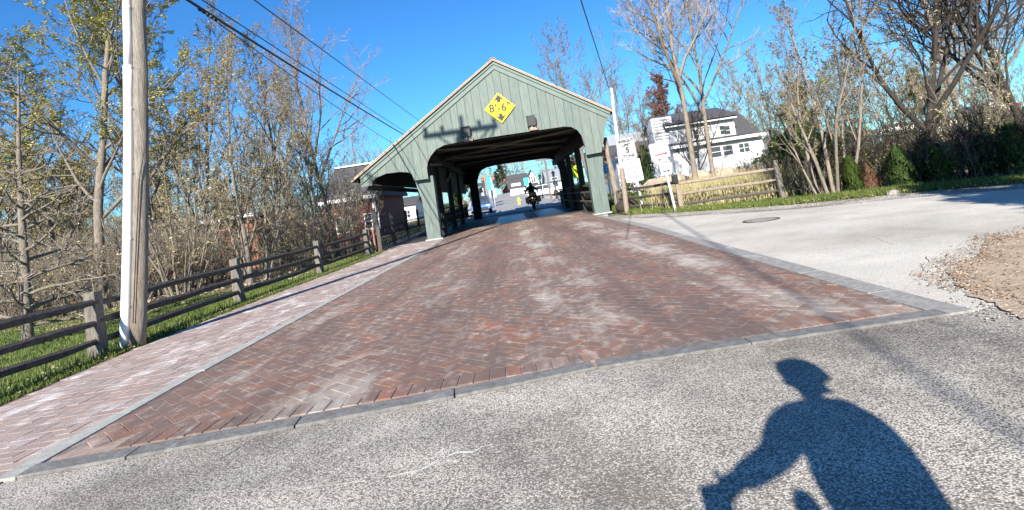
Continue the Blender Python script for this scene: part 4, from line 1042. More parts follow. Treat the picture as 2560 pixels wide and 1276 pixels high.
for dx in (-.35, 0, .35): window(t, dx, 0, zw-.1, .2, 1.0, bars=(0,0))
b = M(); wallbox(b, -w_-2.6, -w_-.001, 1.2, 7, -.5, zw-.3); b.build('wing', MT['siding'], t)
b = M(); gable(b, -w_-2.6, -w_+.3, 1.2, 7, zw-.28, 1.9, 'x', .3); b.build('wing_roof', MT['roofdark'], t)
b = M(); b.box(-w_-2.3,-w_-.8,1.14,1.2,0,1.9); b.build('garage_door', MT['whitetrim'], t)
b = M(); b.box(-w_+.3,w_+1.3,-1.8,-.02,zw-.75,zw-.45); b.build('porch_roof', MT['roofdark'], t)
b = M(); b.box(-w_+.6,w_-.2,-.05,-.0,.1,1.5); b.build('porch_opening', MT['cardark'], t)
t, w_, zw, zp = phouse('white_side_house', 'white house with large dark grey roof at the right of the far portal view', 1374, 1420, 478, 450, 420, 70, 'siding', 'roofgrey', 'x')
window(t, -.3, 0, .9, .7, 1.2)
t, w_, zw, zp = phouse('low_red_building', 'small dark red gabled building far down the street', 1258, 1282, 487, 476, 464, 112, 'redwall', 'redwall', 'y')
t, w_, zw, zp = phouse('white_shop', 'low white shop at the left end of the far street', 1192, 1212, 500, 468, 458, 90, 'siding', 'roofdark', 'x')
t, w_, zw, zp = phouse('pale_corner_house', 'pale house partly hidden behind the tall left hand far posts', 1180, 1198, 498, 482, 468, 74, 'siding', 'roofgrey', 'x')
# left: long dark roofed building with red end
dd = 34.0
l0, l1 = at(815, 600, dd), at(944, 560, dd)
rb = thing('red_barn', 'long low red building with dark roof and white corner trim left of the bridge', 'barn', (l0[0], dd, -.4))
wl = l1[0]-l0[0]; z1 = at(900,492,dd)[2]+.4; z2 = at(880,405,dd)[2]+.4
b = M(); b.box(0, wl, 0, 9, -.3, z1); b.build('wall', MT['redwall'], rb)
b = M(); b.prism([(-.5,z1-.1),(4.5,z2),(4.5,z2+.15),(9.5,z1-.1)], -.4, wl+.35, axis='x'); b.build('roof', MT['roofdark'], rb)
b = M(); b.box(wl-.16,wl+.02,-.03,0,-.3,z1); b.box(-.4,wl+.37,-.55,-.48,z1-.2,z1+.02); b.build('trim', MT['whitetrim'], rb)
b = M(); b.box(-.4,wl+.36,4.4,4.6,z2+.155,z2+.26); b.build('ridge_trim', MT['whitetrim'], rb)
for x in (1.2, 3.0): window(rb, x, 0, .9, .8, .9)
# small brick building with white corner post, seen through the trees
l0, l1 = at(556, 700, 24), at(625, 690, 24)
bb = thing('brick_outbuilding', 'small orange brick building with white corner post seen through the left trees', 'building', (l0[0], 24, -.4))
wl = l1[0]-l0[0]+.5; z1 = at(590,548,24)[2]+.4
b = M(); b.box(0, wl, 0, 5, -.3, z1); b.build('wall', MT['brickwall'], bb)
b = M(); b.box(-.55,wl+.2,-.5,5.2,z1,z1+.14); b.build('roof', MT['whitetrim'], bb)
b = M(); b.box(-.1,.02,-.12,0,-.3,z1-.002); b.build('corner_post', MT['whitetrim'], bb)
window(bb, .95, 0, .9, .6, .9)
# pale post and rail fence behind the left thicket
pf = thing('pale_rail_fence', 'pale weathered post and rail fence behind the left thicket', 'fence', (-12.5, 19.0, -.25))
for x in (0,1.8,3.6,5.4,7.2):
    b = M(); b.box(x-.06,x+.06,-.06,.06,0,.95); b.build('post', MT['postwood'], pf)
for z in (.35,.75):
    b = M(); b.box(.0,7.2,-.10,-.065,z,z+.1); b.build('rail', MT['postwood'], pf)
# distant buildings to the far right and left, behind trees
for k, (pl_, pr_, pb, pw, pt_, D_, m, rm, lab) in enumerate((
    (2395,2470,322,296,285,95,'siding','roofgrey','long white house beyond the car park at the far right'),
    (2480,2550,318,285,270,100,'brickwall','roofdark','brown house with dark roof at the far right edge behind trees'),
    (1962,2010,372,345,330,70,'siding','roofdark','pale house glimpsed through the shrubs right of the white house'))):
    t, w_, zw, zp = phouse('distant_house', lab, pl_, pr_, pb, pw, pt_, D_, m, rm, 'x', 7)
    for dx in (-w_*.5, w_*.4): window(t, dx, 0, 1.0, .8, 1.1)
for k, (pl_, pr_, pb, pw, pt_, D_, m, lab) in enumerate(((60,150,700,668,660,26,'siding','low white shed glimpsed behind the grey many-branched tree'),(955,1045,565,515,498,60,'siding','row of pale buildings seen under the bridge eave'))):
    t, w_, zw, zp = phouse('shed', lab, pl_, pr_, pb, pw, pt_, D_, m, 'roofdark', 'x', 5)
    for dx in (-w_*.5, 0, w_*.5): window(t, dx, 0, .6, .6, .8)

# ================================================================= VEHICLES
def car(name, label, cat, loc, rz, paint, group=None, L_=4.4, W_=1.75, H_=1.45, suv=False):
    t = thing(name, label, cat, loc, rz, group); h = L_/2
    low = [(-h,.35),(-h+.05,.62),(-h+.12,.80),(-h+1.05,.92),(h-.75,.95),(h-.08,.85),(h,.6),(h,.35),(h-.35,.28),(-h+.4,.28)]
    def sect(pr, w0, w1, zt_):
        b = M(); n = len(pr); vs = []
        for s_ in (-1, 1):
            for p in pr:
                k = (p[1]-pr[0][1])/(zt_-pr[0][1]+1e-6); k = max(0, min(1, k)); vs.append((s_*(w0+(w1-w0)*k)/2, p[0], p[1]))
        b.add(vs, [tuple(range(n)), tuple(range(2*n-1, n-1, -1))]+[(i, i+n, (i+1) % n+n, (i+1) % n) for i in range(n)]); return b
    sect(low, W_, W_*.94, .95).build('body', MT[paint], t, bevel=.05)
    back = h-.25 if suv else h-.75
    cab = [(-h+1.05,.90),(-h+1.75,H_-.04),(-h+2.1,H_),(back-.55,H_),(back-.25,H_-.05),(back,.92)]
    sect(cab, W_*.9, W_*.72, H_).build('cabin', MT['glass'], t, bevel=.03)
    rfp = [(-h+1.72,H_-.06),(-h+2.05,H_+.012),(back-.5,H_+.012),(back-.28,H_-.06)]
    b = M(); n = 4
    vs = [(s_*W_*.74/2, p[0], p[1]) for s_ in (-1,1) for p in rfp]; b.add(vs, [(0,1,2,3),(7,6,5,4),(0,4,5,1),(1,5,6,2),(2,6,7,3),(3,7,4,0)]); b.build('roof', MT[paint], t)
    b = M()
    for s_ in (-1, 1):
        b.bar((s_*W_*.45,-h+1.06,.92),(s_*W_*.37,-h+1.74,H_-.03),.05,.05); b.bar((s_*W_*.45,back-.02,.92),(s_*W_*.37,back-.28,H_-.03),.07,.07); b.bar((s_*W_*.46,.25,.93),(s_*W_*.375,.2,H_-.03),.05,.06)
    b.build('pillar', MT[paint], t)
    for s_ in (-1, 1):
        for y in (-h+.85, h-.85):
            b = M(); b.cyl((s_*(W_/2-.2),y,.32),(s_*(W_/2+.01),y,.32),.32,n=18); wv = b.build('wheel', MT['tyre'], t)
            b = M(); b.cyl((s_*(W_/2+.0),y,.32),(s_*(W_/2+.02),y,.32),.2,n=12); b.build('rim', MT['chrome'], wv)
        b = M(); b.box(s_*W_*.32-.16,s_*W_*.32+.16,-h-.015,-h+.12,.60,.74); b.build('headlight', MT['headlamp'], t)
        b = M(); b.box(s_*W_*.38-.1,s_*W_*.38+.1,h-.1,h+.012,.62,.84); b.build('taillight', MT['taillight'], t)
    b = M(); b.box(-.5,.5,-h-.01,-h+.05,.42,.56); b.build('grille', MT['black'], t)
    return t
c = at(1213, 530, 47); car('blue_car', 'blue car with dark windscreen facing the bridge on the left of the street', 'car', (c[0]-.3, 47, terrain(c[0],47)+.03), R(4), 'carblue', H_=1.5, suv=True)
c = at(1366, 473, 66); car('white_car', 'white car parked behind the motorcycle before the white houses', 'car', (c[0], 66, terrain(c[0],66)+.02), R(70), 'carwhite')
c = at(1357, 487, 62)
cars = [(2250,338,62,R(75),'carwhite','white car parked on the rise left of the dark forked tree'),
        (2372,350,52,R(60),'carwhite','white car parked right of the dark forked tree trunk'),
        (2180,352,52,R(80),'carteal','pale teal car half hidden behind shrubs on the rise'),
        (2448,300,80,R(85),'cardark','dark car under the trees at the far right of the car park'),
        (2480,296,84,R(85),'carwhite','farthest white car at the right end of the car park'),
        (2515,292,86,R(85),'carred','red car parked under the trees at the far right')]
for px, py, D_, rz_, m, lab in cars:
    c = at(px, py, D_); z = max(terrain(c[0], D_), -1); car('parked_car', lab, 'car', (c[0], D_, terrain(c[0], D_)), rz_, m, 'cars parked on the rise behind the right hand trees')
c = at(500, 650, 27); car('parked_car', 'red car glimpsed through the left thicket', 'car', (c[0], 27, -.5), R(80), 'carred')

# ================================================================= STREET THINGS BEYOND THE BRIDGE
def zT(x, y): return terrain(x, y)+.03
c = at(1297, 500, 56); hy = thing('fire_hydrant', 'yellow fire hydrant at the kerb of the far street', 'hydrant', (c[0], 56, zT(c[0],56)))
b = M(); b.cyl((0,0,0),(0,0,.06),.17); b.cyl((0,0,.06),(0,0,.55),.115); b.ball((0,0,.56),.12,.12,.14); b.cyl((0,0,.66),(0,0,.76),.03); b.build('barrel', MT['hydrantyellow'], hy)
for s_ in (-1,1):
    b = M(); b.cyl((s_*.1,0,.42),(s_*.2,0,.42),.06); b.build('outlet', MT['hydrantyellow'], hy)
def streetlamp(px, py_b, py_t, D_, label, grp='black lamp posts along the far street'):
    c = at(px, py_b, D_); tp = at(px, py_t, D_)[2]; z = zT(c[0], D_); h = tp-z
    t = thing('street_lamp', label, 'street lamp', (c[0], D_, z), 0, grp)
    b = M(); b.tube([(0,0,0),(0,0,.3),(0,0,.35),(0,0,h-.5)], [.16,.13,.07,.055], 8, cap=True); b.build('post', MT['black'], t)
    b = M(); b.cyl((0,0,h-.5),(0,0,h-.42),.16); b.cyl((0,0,h-.42),(0,0,h-.08),.1,.17,8); b.cyl((0,0,h-.08),(0,0,h+.08),.2,.03,8); b.build('lantern', MT['black'], t)
streetlamp(1392, 492, 428, 52, 'black lantern lamp post on the grass at the right of the far street')
streetlamp(1358, 500, 436, 60, 'black lantern lamp post just right of the motorcycle rider')
def spole(px, py_b, py_t, D_, label, m='polewood', r=.13, arm=True, name='utility_pole', cat='utility pole'):
    c = at(px, py_b, D_); tp = at(px, py_t, D_)[2]; z = zT(c[0], D_); h = tp-z
    t = thing(name, label, cat, (c[0], D_, z), 0)
    b = M(); b.tube([(0,0,0),(0,0,h)], [r,r*.75], 8, cap=True); b.build('shaft', MT[m], t)
    if arm:
        b = M(); b.box(-.9,.9,-.06,.06,h-.7,h-.55); b.build('crossarm', MT[m], t)
    return t
spole(1222, 512, 425, 58, 'pinkish wooden utility pole at the left of the far street', 'polewood', .15)
spole(1376, 488, 380, 50, 'pale utility pole rising at the right of the far portal view', 'postwood', .10)
spole(1290, 487, 400, 96, 'thin distant utility pole left of the white gabled house', 'polewood', .14)
spole(1318, 484, 395, 90, 'thin distant utility pole behind the white gabled house', 'polewood', .14)
for k, (a_, c_, lab) in enumerate(((at(1150,455,58),at(1420,388,58),'upper thin wire crossing the far portal sky'),(at(1150,470,60),at(1420,412,60),'lower thin wire crossing the far portal sky'),(at(1210,420,64),at(1370,425,64),'middle thin wire over the far street'))):
    wire(lab, a_, c_, .025, .3, 10, 'wires over the far street')
# traffic lights on a span, teal banner, white figure-like sign
for px, py, D_, lab in ((1207,455,75,'black traffic light at the left end of the far street'),(1235,452,82,'black traffic light beside the teal banner'),(1262,455,92,'smallest black traffic light far down the street')):
    c = at(px, py, D_); t = thing('traffic_light', lab, 'traffic light', c, 0, 'traffic lights over the far junction')
    b = M(); b.box(-.18,.18,-.12,.12,-.5,.5); b.build('housing', MT['black'], t)
    for k, m in enumerate(('black','black','litred')):
        b = M(); b.cyl((0,-.125,-.32+k*.32),(0,-.16,-.32+k*.32),.11,n=10); b.build('lens', MT[m], t)
    b = M(); b.bar((0,0,.5),(0,0,1.2),.03,.03); b.build('hanger', MT['black'], t)
wire('wire carrying the traffic lights', at(1195,435,80), at(1300,430,80), .03, .2, 8, 'wires over the far street')
c = at(1229, 512, 66); z = zT(c[0],66); t = thing('banner_pole', 'teal banner on a white pole at the left kerb of the far street', 'banner', (c[0], 66, z))
zb_, zt2 = at(1226,478,66)[2]-z, at(1224,442,66)[2]-z
b = M(); b.cyl((.35,0,0),(.35,0,zt2+.1),.05,n=8); b.build('pole', MT['whitetrim'], t)
b = M(); b.box(-.45,.32,-.01,.01,zb_,zt2); b.build('banner', MT['tealbanner'], t)
c = at(1236, 512, 60); z = zT(c[0],60); t = thing('white_sign_board', 'white sign board on a white post at the left kerb of the far street', 'sign', (c[0], 60, z))
b = M(); b.box(-.09,.09,-.05,.05,0,1.3); b.build('post', MT['whitetrim'], t)
b = M(); b.box(-.38,.38,-.04,.04,1.0,1.9); b.build('board', MT['signwhite'], t, bevel=.02)
c = at(1345, 462, 80); t = thing('teal_sign', 'small teal sign in front of the white gabled house', 'sign', (at(1318,470,78)[0], 78, zT(c[0],78)))
b = M(); b.cyl((0,0,0),(0,0,1.6),.05,n=8); b.build('post', MT['black'], t); b = M(); b.box(-.35,.35,-.03,.03,1.4,2.5); b.build('board', MT['tealbanner'], t)

# ================================================================= ROCKS
rnd = random.Random(31)
rocks = [(1655,452),(1690,448),(1722,446),(1748,440),(1775,436),(1800,440),(1822,432),(1850,430),(1878,428),(1900,424),(1838,442),(1868,438),(1790,448),(1740,452),(1640,462),(1600,470)]
nice = ['broad','flat','pointed','low','rounded','cracked','pale','leaning','small','squat','tan','blocky','sloping','dull','rough','grey']
for i, (px, py) in enumerate(rocks):
    D_ = 29+rnd.uniform(-1.5, 2.0); c = at(px, py, D_); b = M(); r = rnd.uniform(.35,.75)
    b.ball((0,0,r*.3), r, r*rnd.uniform(.6,.9), r*rnd.uniform(.45,.75), 9, 6)
    b.v = [(x*(1+rnd.uniform(-.14,.14)), y*(1+rnd.uniform(-.14,.14)), z*(1+rnd.uniform(-.12,.12))) for x, y, z in b.v]
    o = b.build('boulder', MT['stone']); o.location = (c[0], D_, max(-.05, c[2]-r*.4)); o.rotation_euler = (0,0,rnd.uniform(0,6))
    side = 'left' if i in (0,14,15,1) else ('middle' if i in (2,3,4,5,12,13) else 'right')
    tag(o, '%s tan landscaping rock before the white house, %s part of the rock bank' % (nice[i], side), 'rock', 'landscaping rocks before the white house')
c = gp(2262, 487); b = M(); b.ball((0,0,.03),.13,.10,.07,10,7); b.v = [(x*(1+rnd.uniform(-.15,.15)), y, z) for x,y,z in b.v]
o = b.build('boulder', MT['rubble']); o.location = (c[0], c[1]+.3, 0); tag(o, 'lone grey stone at the edge of the side road under the shrubs', 'rock')

# ================================================================= MOTORCYCLE AND RIDER
mx_, my_ = at(1335, 520, 37.8)[0], 37.8
mc = thing('motorcycle', 'dark touring motorcycle with lit tail lamp leaving the far end of the bridge', 'motorcycle', (mx_, my_, .03))
def wheel(y, r, wd, nm):
    b = M(); k = 20; m_ = 8
    for i in range(k):
        a = 2*math.pi*i/k
        for j in range(m_):
            q = 2*math.pi*j/m_; rr_ = r-wd*.5+math.cos(q)*wd*.5; b.v.append((math.sin(q)*wd*.5, y+math.cos(a)*rr_, r+math.sin(a)*rr_))
    for i in range(k):
        for j in range(m_): b.f.append((i*m_+j, i*m_+(j+1) % m_, ((i+1) % k)*m_+(j+1) % m_, ((i+1) % k)*m_+j)); b.m.append(0)
    o = b.build(nm, MT['tyre'], mc, smooth=True)
    b = M(); b.cyl((-.04,y,r),(.04,y,r),r*.62,n=16); b.build('rim', MT['chrome'], o)
wheel(-.75, .32, .17, 'wheel'); wheel(.85, .32, .13, 'wheel')
b = M(); b.ball((0,.25,.82),.17,.33,.17,12,8); b.build('fuel_tank', MT['cardark'], mc, smooth=True)
b = M(); b.box(-.17,.17,-.75,-.02,.68,.80); b.build('seat', MT['black'], mc, bevel=.03)
b = M(); b.box(-.22,.22,-1.08,-.66,.80,1.10); b.build('top_case', MT['cardark'], mc, bevel=.05)
for s_ in (-1,1):
    b = M(); b.box(s_*.34-.13,s_*.34+.13,-1.0,-.45,.42,.80); b.build('pannier', MT['cardark'], mc, bevel=.05)
    b = M(); b.cyl((s_*.30,-1.05,.32),(s_*.24,.2,.30),.05,n=10); b.build('exhaust', MT['chrome'], mc)
    b = M(); b.cyl((s_*.1,.72,1.02),(s_*.42,.45,1.06),.018,n=8); b.build('handlebar', MT['black'], mc)
    b = M(); b.bar((s_*.36,.48,1.08),(s_*.42,.5,1.22),.015,.015); b.ball((s_*.43,.5,1.25),.07,.02,.05,8,6); b.build('mirror', MT['black'], mc)
    b = M(); b.bar((s_*.09,.86,.32),(s_*.09,.68,.98),.05,.05); b.build('fork', MT['chrome'], mc)
    b = M(); b.box(s_*.27-.05,s_*.27+.05,-1.02,-.99,.68,.76); b.build('indicator', MT['taillight'], mc)
b = M(); b.box(-.2,.2,-.3,.45,.3,.66); b.build('engine', MT['black'], mc, bevel=.03)
b = M(); b.box(-.24,-.04,-1.1,-1.085,.87,.97); b.box(.04,.24,-1.1,-1.085,.87,.97); b.build('reflector', MT['taillight'], mc)
b = M(); b.ball((-.05,-1.06,.72),.04,.03,.035,8,6); b.build('tail_lamp', MT['littail'], mc)
b = M(); b.box(-.1,.1,-1.07,-1.05,.52,.64); b.build('number_plate', MT['signwhite'], mc)
b = M(); b.add([(-.2,.72,1.0),(.2,.72,1.0),(.16,.62,1.32),(-.16,.62,1.32)], [(0,1,2,3)]); b.build('windshield', MT['glass'], mc)
b = M(); b.box(-.12,.12,-1.0,-.5,.3,.55); b.build('rear_fender', MT['cardark'], mc, bevel=.04)
def skinned(name, verts, edges, radii, m, parent, root=0, sub=2):
    me = bpy.data.meshes.new(name); me.from_pydata([tuple(v) for v in verts], edges, []); o = bpy.data.objects.new(name, me); C.objects.link(o)
    sk = o.modifiers.new('skin', 'SKIN'); sk.use_smooth_shade = True
    for i, r in enumerate(radii):
        me.skin_vertices[0].data[i].radius = (r, r) if not isinstance(r, tuple) else r
        me.skin_vertices[0].data[i].use_root = (i == root)
    sv = o.modifiers.new('sub', 'SUBSURF'); sv.levels = sub; sv.render_levels = sub
    dg = bpy.context.evaluated_depsgraph_get(); nm = bpy.data.meshes.new_from_object(o.evaluated_get(dg)); nm.name = name
    bpy.data.objects.remove(o); o = bpy.data.objects.new(name, nm); C.objects.link(o)
    nm.materials.clear(); nm.materials.append(m if not isinstance(m, str) else MT[m])
    if parent: o.parent = parent
    return o
rd = thing('person', 'person in black riding the dark motorcycle, seen from behind', 'person', (mx_, my_, .03))
V_ = [(0,-.12,.86),(0,-.13,1.08),(0,-.08,1.28),(0,-.03,1.40),(0,0,1.50),(0,.02,1.60),
      (-.13,-.05,1.36),(-.21,-.03,1.34),(-.36,.15,1.18),(-.41,.42,1.07),(-.41,.5,1.06),
      (.13,-.05,1.36),(.21,-.03,1.34),(.36,.15,1.18),(.41,.42,1.07),(.41,.5,1.06),
      (-.14,-.05,.82),(-.28,.32,.74),(-.30,.16,.38),(-.30,.30,.30),(.14,-.05,.82),(.28,.32,.74),(.30,.16,.38),(.30,.30,.30)]
E_ = [(0,1),(1,2),(2,3),(3,4),(4,5),(3,6),(6,7),(7,8),(8,9),(9,10),(3,11),(11,12),(12,13),(13,14),(14,15),(0,16),(16,17),(17,18),(18,19),(0,20),(20,21),(21,22),(22,23)]
R_ = [.20,.19,.21,.15,.08,.08,.11,.105,.06,.045,.04,.09,.085,.06,.045,.04,.10,.085,.06,.05,.10,.085,.06,.05]
skinned('body', V_, E_, R_, 'cloth', rd)
rd.scale = (1.1,1.1,1.1); mc.scale = (1.12,1.1,1.1)
b = M(); b.ball((0,.02,1.60),.105,.125,.125,12,9); b.build('helmet', MT['black'], rd, smooth=True)
# ================================================================= TREES
import colorsys
def perp(d, rnd):
    v = Vector((rnd.uniform(-1,1), rnd.uniform(-1,1), rnd.uniform(-1,1))); v = v - d*v.dot(d)
    return v.normalized() if v.length > 1e-4 else Vector((1,0,0))
def grow(rnd, p, d, L_, n, wander, up):
    pts = [p.copy()]; q = p.copy()
    for i in range(n):
        d = (d + perp(d, rnd)*rnd.uniform(0, wander) + Vector((0,0,up))).normalized(); q = q + d*(L_/n); pts.append(q.copy())
    return pts, d
def leafq(b, p, s, rnd, mi):
    a = rnd.uniform(0, 6.28); t = rnd.uniform(-1, 1); ca, sa = math.cos(a)*s, math.sin(a)*s
    b.add([(p.x-ca, p.y-sa, p.z), (p.x+sa*.5, p.y-ca*.5, p.z+s*t*.6), (p.x+ca, p.y+sa, p.z+s*.3), (p.x-sa*.5, p.y+ca*.5, p.z-s*t*.6+s*.3)], [(0,1,2,3)], mi)
def tree_meshes(name, seed, H, r0, bark, twig, leaf, lim=16, b2=7, b3=5, b4=3, ang=50, t0=.25, limL=.45, up=.08, leaves=3, ls=.035, tw=.011, straight=.06, stems=1, spread=.0, lw=.5, droop=False, fork=False, spray=1):
    rnd = random.Random(seed); wood, cr = M(), M()
    def sub(pts, rad, lvl, Lp):
        if lvl == 2: k, La, rb = b2, .42, 1
        elif lvl == 3: k, La, rb = b3, .45, 1
        else: k, La, rb = b4, .55, 1
        for i in range(k):
            t = .22 + .78*(i+rnd.random())/k; t = min(t, .98); f_ = t*(len(pts)-1); j = int(f_); p = pts[j].lerp(pts[min(j+1, len(pts)-1)], f_-j)
            d = (pts[min(j+1, len(pts)-1)] - pts[max(j-0, 0)]) if j < len(pts)-1 else pts[-1]-pts[-2]
            d = d.normalized(); a = R(rnd.uniform(28, 62)); dd_ = (d*math.cos(a) + perp(d, rnd)*math.sin(a)).normalized()
            L2_ = Lp*La*(1.15-.6*t)*rnd.uniform(.6, 1.25); 
            if L2_ < .06: continue
            r2 = max(tw, rad*(.55-.25*t)) if lvl == 2 else max(tw*(.85 if lvl == 3 else .65), rad*.5)
            nn = 4 if lvl == 2 else (3 if lvl == 3 else 2)
            q, _ = grow(rnd, p, dd_, L2_, nn, .35, up*1.2 if not droop else -.06)
            tgt = wood if lvl == 2 else cr
            tgt.tube(q, [r2*(1-.6*m/nn) for m in range(nn+1)], 4 if lvl == 2 else 3)
            if lvl < 4 and (lvl < 3 or b4 > 0): sub(q, r2, lvl+1, L2_)
            if leaves and (lvl == 4 or (lvl == 3)):
                for m in range(leaves):
                    if rnd.random() < lw:
                        tt = rnd.random(); f2 = tt*(len(q)-1); j2 = int(f2); pp = q[j2].lerp(q[min(j2+1, len(q)-1)], f2-j2)
                        leafq(cr, pp+Vector((rnd.gauss(0,ls),rnd.gauss(0,ls),rnd.gauss(0,ls))), ls*rnd.uniform(.6,1.3), rnd, 1)
    for s_ in range(stems):
        a = 6.283*s_/stems+rnd.uniform(-.4,.4); sp = spread*rnd.uniform(.4,1) if stems > 1 else 0
        d = Vector((math.cos(a)*sp, math.sin(a)*sp, 1)).normalized(); hh = H*(1 if s_ == 0 else rnd.uniform(.65,1)); rr = r0 if stems == 1 else r0*rnd.uniform(.5,1)
        base = Vector((math.cos(a)*.12*(stems > 1)*stems**.5, math.sin(a)*.12*(stems > 1)*stems**.5, -.08))
        n = 12; pts, _ = grow(rnd, base, d, hh, n, straight*2, .03)
        rs = [rr*((1-.88*i/n)**.9) + (rr*.35 if i == 0 else 0) for i in range(n+1)]
        wood.tube(pts, [max(x, tw) for x in rs], 10 if stems < 4 else 5)
        nl = lim if stems == 1 else max(4, int(lim/stems**.6))
        for i in range(nl):
            t = t0 + (1-t0)*(i+rnd.random())/nl; t = min(t, .99); f_ = t*n; j = int(f_); p = pts[j].lerp(pts[min(j+1, n)], f_-j)
            dt = (pts[min(j+1, n)]-pts[j]).normalized() if j < n else d
            az = i*2.4+rnd.uniform(-.5,.5); a2 = R(ang+rnd.uniform(-12,12))*(1-.35*t) if not droop else R(ang+rnd.uniform(-8,8))
            h_ = Vector((math.cos(az), math.sin(az), 0)); dd_ = (dt*math.cos(a2)+h_*math.sin(a2)).normalized()
            LL = hh*limL*(1.15-.85*t**1.3 if not droop else (1.05-.8*t))*rnd.uniform(.7,1.15)
            r1 = max(tw*1.3, rs[min(j, n)]*rnd.uniform(.4,.62))
            if fork and i < 3: r1 = rs[j]*.8; LL *= 1.4
            q, _ = grow(rnd, p, dd_, LL, 7, .22, up)
            wood.tube(q, [max(tw, r1*(1-.85*m/7)) for m in range(8)], 5)
            sub(q, r1, 2, LL)
    return wood.mesh(name+'_wood', [bark], True), cr.mesh(name+'_crown', [twig, leaf])
TP = {}
def proto(key, **k): TP[key] = tree_meshes(key, **k)
proto('maple', seed=11, H=11, r0=.13, bark=MT['bark'], twig=MT['twig'], leaf=MT['bud'], lim=20, b2=8, b3=6, b4=3, ang=48, leaves=17, ls=.026, lw=.8, limL=.42, t0=.18, tw=.008)
proto('maple2', seed=12, H=10, r0=.12, bark=MT['bark'], twig=MT['twig'], leaf=MT['budtan'], lim=20, b2=8, b3=6, b4=3, ang=40, leaves=15, ls=.024, lw=.7, limL=.42, t0=.15, tw=.008)
proto('slim', seed=13, H=8, r0=.08, bark=MT['bark'], twig=MT['twig'], leaf=MT['budtan'], lim=18, b2=8, b3=5, b4=3, ang=34, leaves=9, ls=.021, lw=.55, limL=.40, t0=.12, tw=.008)
proto('bare', seed=14, H=12, r0=.115, bark=MT['barklight'], twig=MT['twiggrey'], leaf=MT['budred'], lim=22, b2=9, b3=7, b4=4, ang=46, leaves=1, ls=.03, lw=.25, limL=.42, t0=.30, fork=True, tw=.009)
proto('bare2', seed=15, H=12, r0=.15, bark=MT['bark'], twig=MT['twig'], leaf=MT['budolive'], lim=20, b2=8, b3=6, b4=4, ang=52, leaves=2, ls=.035, lw=.3, limL=.44, t0=.28, fork=True)
proto('dark', seed=16, H=9, r0=.11, bark=MT['barkdark'], twig=MT['twigdark'], leaf=MT['budtan'], lim=24, b2=9, b3=7, b4=4, ang=46, leaves=3, ls=.022, lw=.35, limL=.50, t0=.14, straight=.09, fork=True, tw=.008)
proto('multi', seed=17, H=5.5, r0=.06, bark=MT['barklight'], twig=MT['twig'], leaf=MT['budolive'], lim=26, b2=6, b3=5, b4=3, ang=32, leaves=3, ls=.032, lw=.4, limL=.34, t0=.2, stems=7, spread=.38, tw=.008)
proto('multi2', seed=18, H=5.0, r0=.055, bark=MT['bark'], twig=MT['twiggrey'], leaf=MT['budtan'], lim=26, b2=6, b3=5, b4=3, ang=32, leaves=3, ls=.032, lw=.4, limL=.34, t0=.2, stems=9, spread=.5, tw=.008)
proto('larch', seed=19, H=5.2, r0=.085, bark=MT['bark'], twig=MT['twiggrey'], leaf=MT['budolive'], lim=46, b2=7, b3=4, b4=2, ang=78, leaves=1, ls=.02, lw=.2, limL=.36, t0=.08, droop=True, up=.02, tw=.0045, straight=.02)
proto('red', seed=20, H=8, r0=.14, bark=MT['bark'], twig=MT['twig'], leaf=MT['budred'], lim=20, b2=8, b3=6, b4=3, ang=42, leaves=7, ls=.06, lw=.8, limL=.42, t0=.2)
proto('far', seed=22, H=11, r0=.12, bark=MT['bark'], twig=MT['twig'], leaf=MT['budolive'], lim=16, b2=6, b3=5, b4=3, ang=50, leaves=7, ls=.045, lw=.65, limL=.45, t0=.12, tw=.013)
proto('far2', seed=23, H=10, r0=.11, bark=MT['bark'], twig=MT['twiggrey'], leaf=MT['budtan'], lim=16, b2=6, b3=5, b4=3, ang=44, leaves=7, ls=.045, lw=.6, limL=.42, t0=.12, tw=.013)
proto('fargreen', seed=24, H=9, r0=.16, bark=MT['bark'], twig=MT['twig'], leaf=MT['cedar'], lim=20, b2=7, b3=5, b4=3, ang=58, leaves=10, ls=.12, lw=.9, limL=.40, t0=.08, tw=.02)
proto('shrub', seed=25, H=2.2, r0=.015, bark=MT['bark'], twig=MT['twig'], leaf=MT['budtan'], lim=60, b2=4, b3=3, b4=2, ang=32, leaves=3, ls=.022, lw=.35, limL=.40, t0=.15, stems=16, spread=.55, tw=.005)
proto('shrubgreen', seed=26, H=1.5, r0=.016, bark=MT['bark'], twig=MT['twig'], leaf=MT['budshrub'], lim=50, b2=4, b3=4, b4=2, ang=36, leaves=5, ls=.024, lw=.65, limL=.40, t0=.1, stems=14, spread=.5, tw=.005)
proto('brush', seed=27, H=2.4, r0=.016, bark=MT['bark'], twig=MT['twig'], leaf=MT['budtan'], lim=60, b2=4, b3=3, b4=2, ang=36, leaves=3, ls=.026, lw=.4, limL=.42, t0=.1, stems=16, spread=.6, tw=.0045)
proto('brushshaded', seed=28, H=2.3, r0=.018, bark=MT['barkdark'], twig=MT['twigdark'], leaf=MT['budolive'], lim=60, b2=4, b3=3, b4=2, ang=36, leaves=4, ls=.026, lw=.5, limL=.42, t0=.1, stems=16, spread=.6, tw=.005)  # the brush again, with the right verge's shade put into darker colours
def tree(key, label, x, y, s=1.0, rz=0.0, name='tree', cat='tree', group=None, lean=(0, 0), z=None, sz=None):
    t = thing(name, label, cat, (x, y, (terrain(x, y)-.03 if z is None else z)), rz, group)
    t.rotation_euler = (lean[0], lean[1], rz); t.scale = (s, s, sz or s)
    for nm, me in (('trunk', TP[key][0]), ('crown', TP[key][1])):
        o = bpy.data.objects.new(nm, me); C.objects.link(o); o.parent = t
    return t
def tpx(key, label, px, py, D_, s, rz=0, **k):
    c = at(px, py, D_); return tree(key, label, c[0], D_, s, rz, **k)
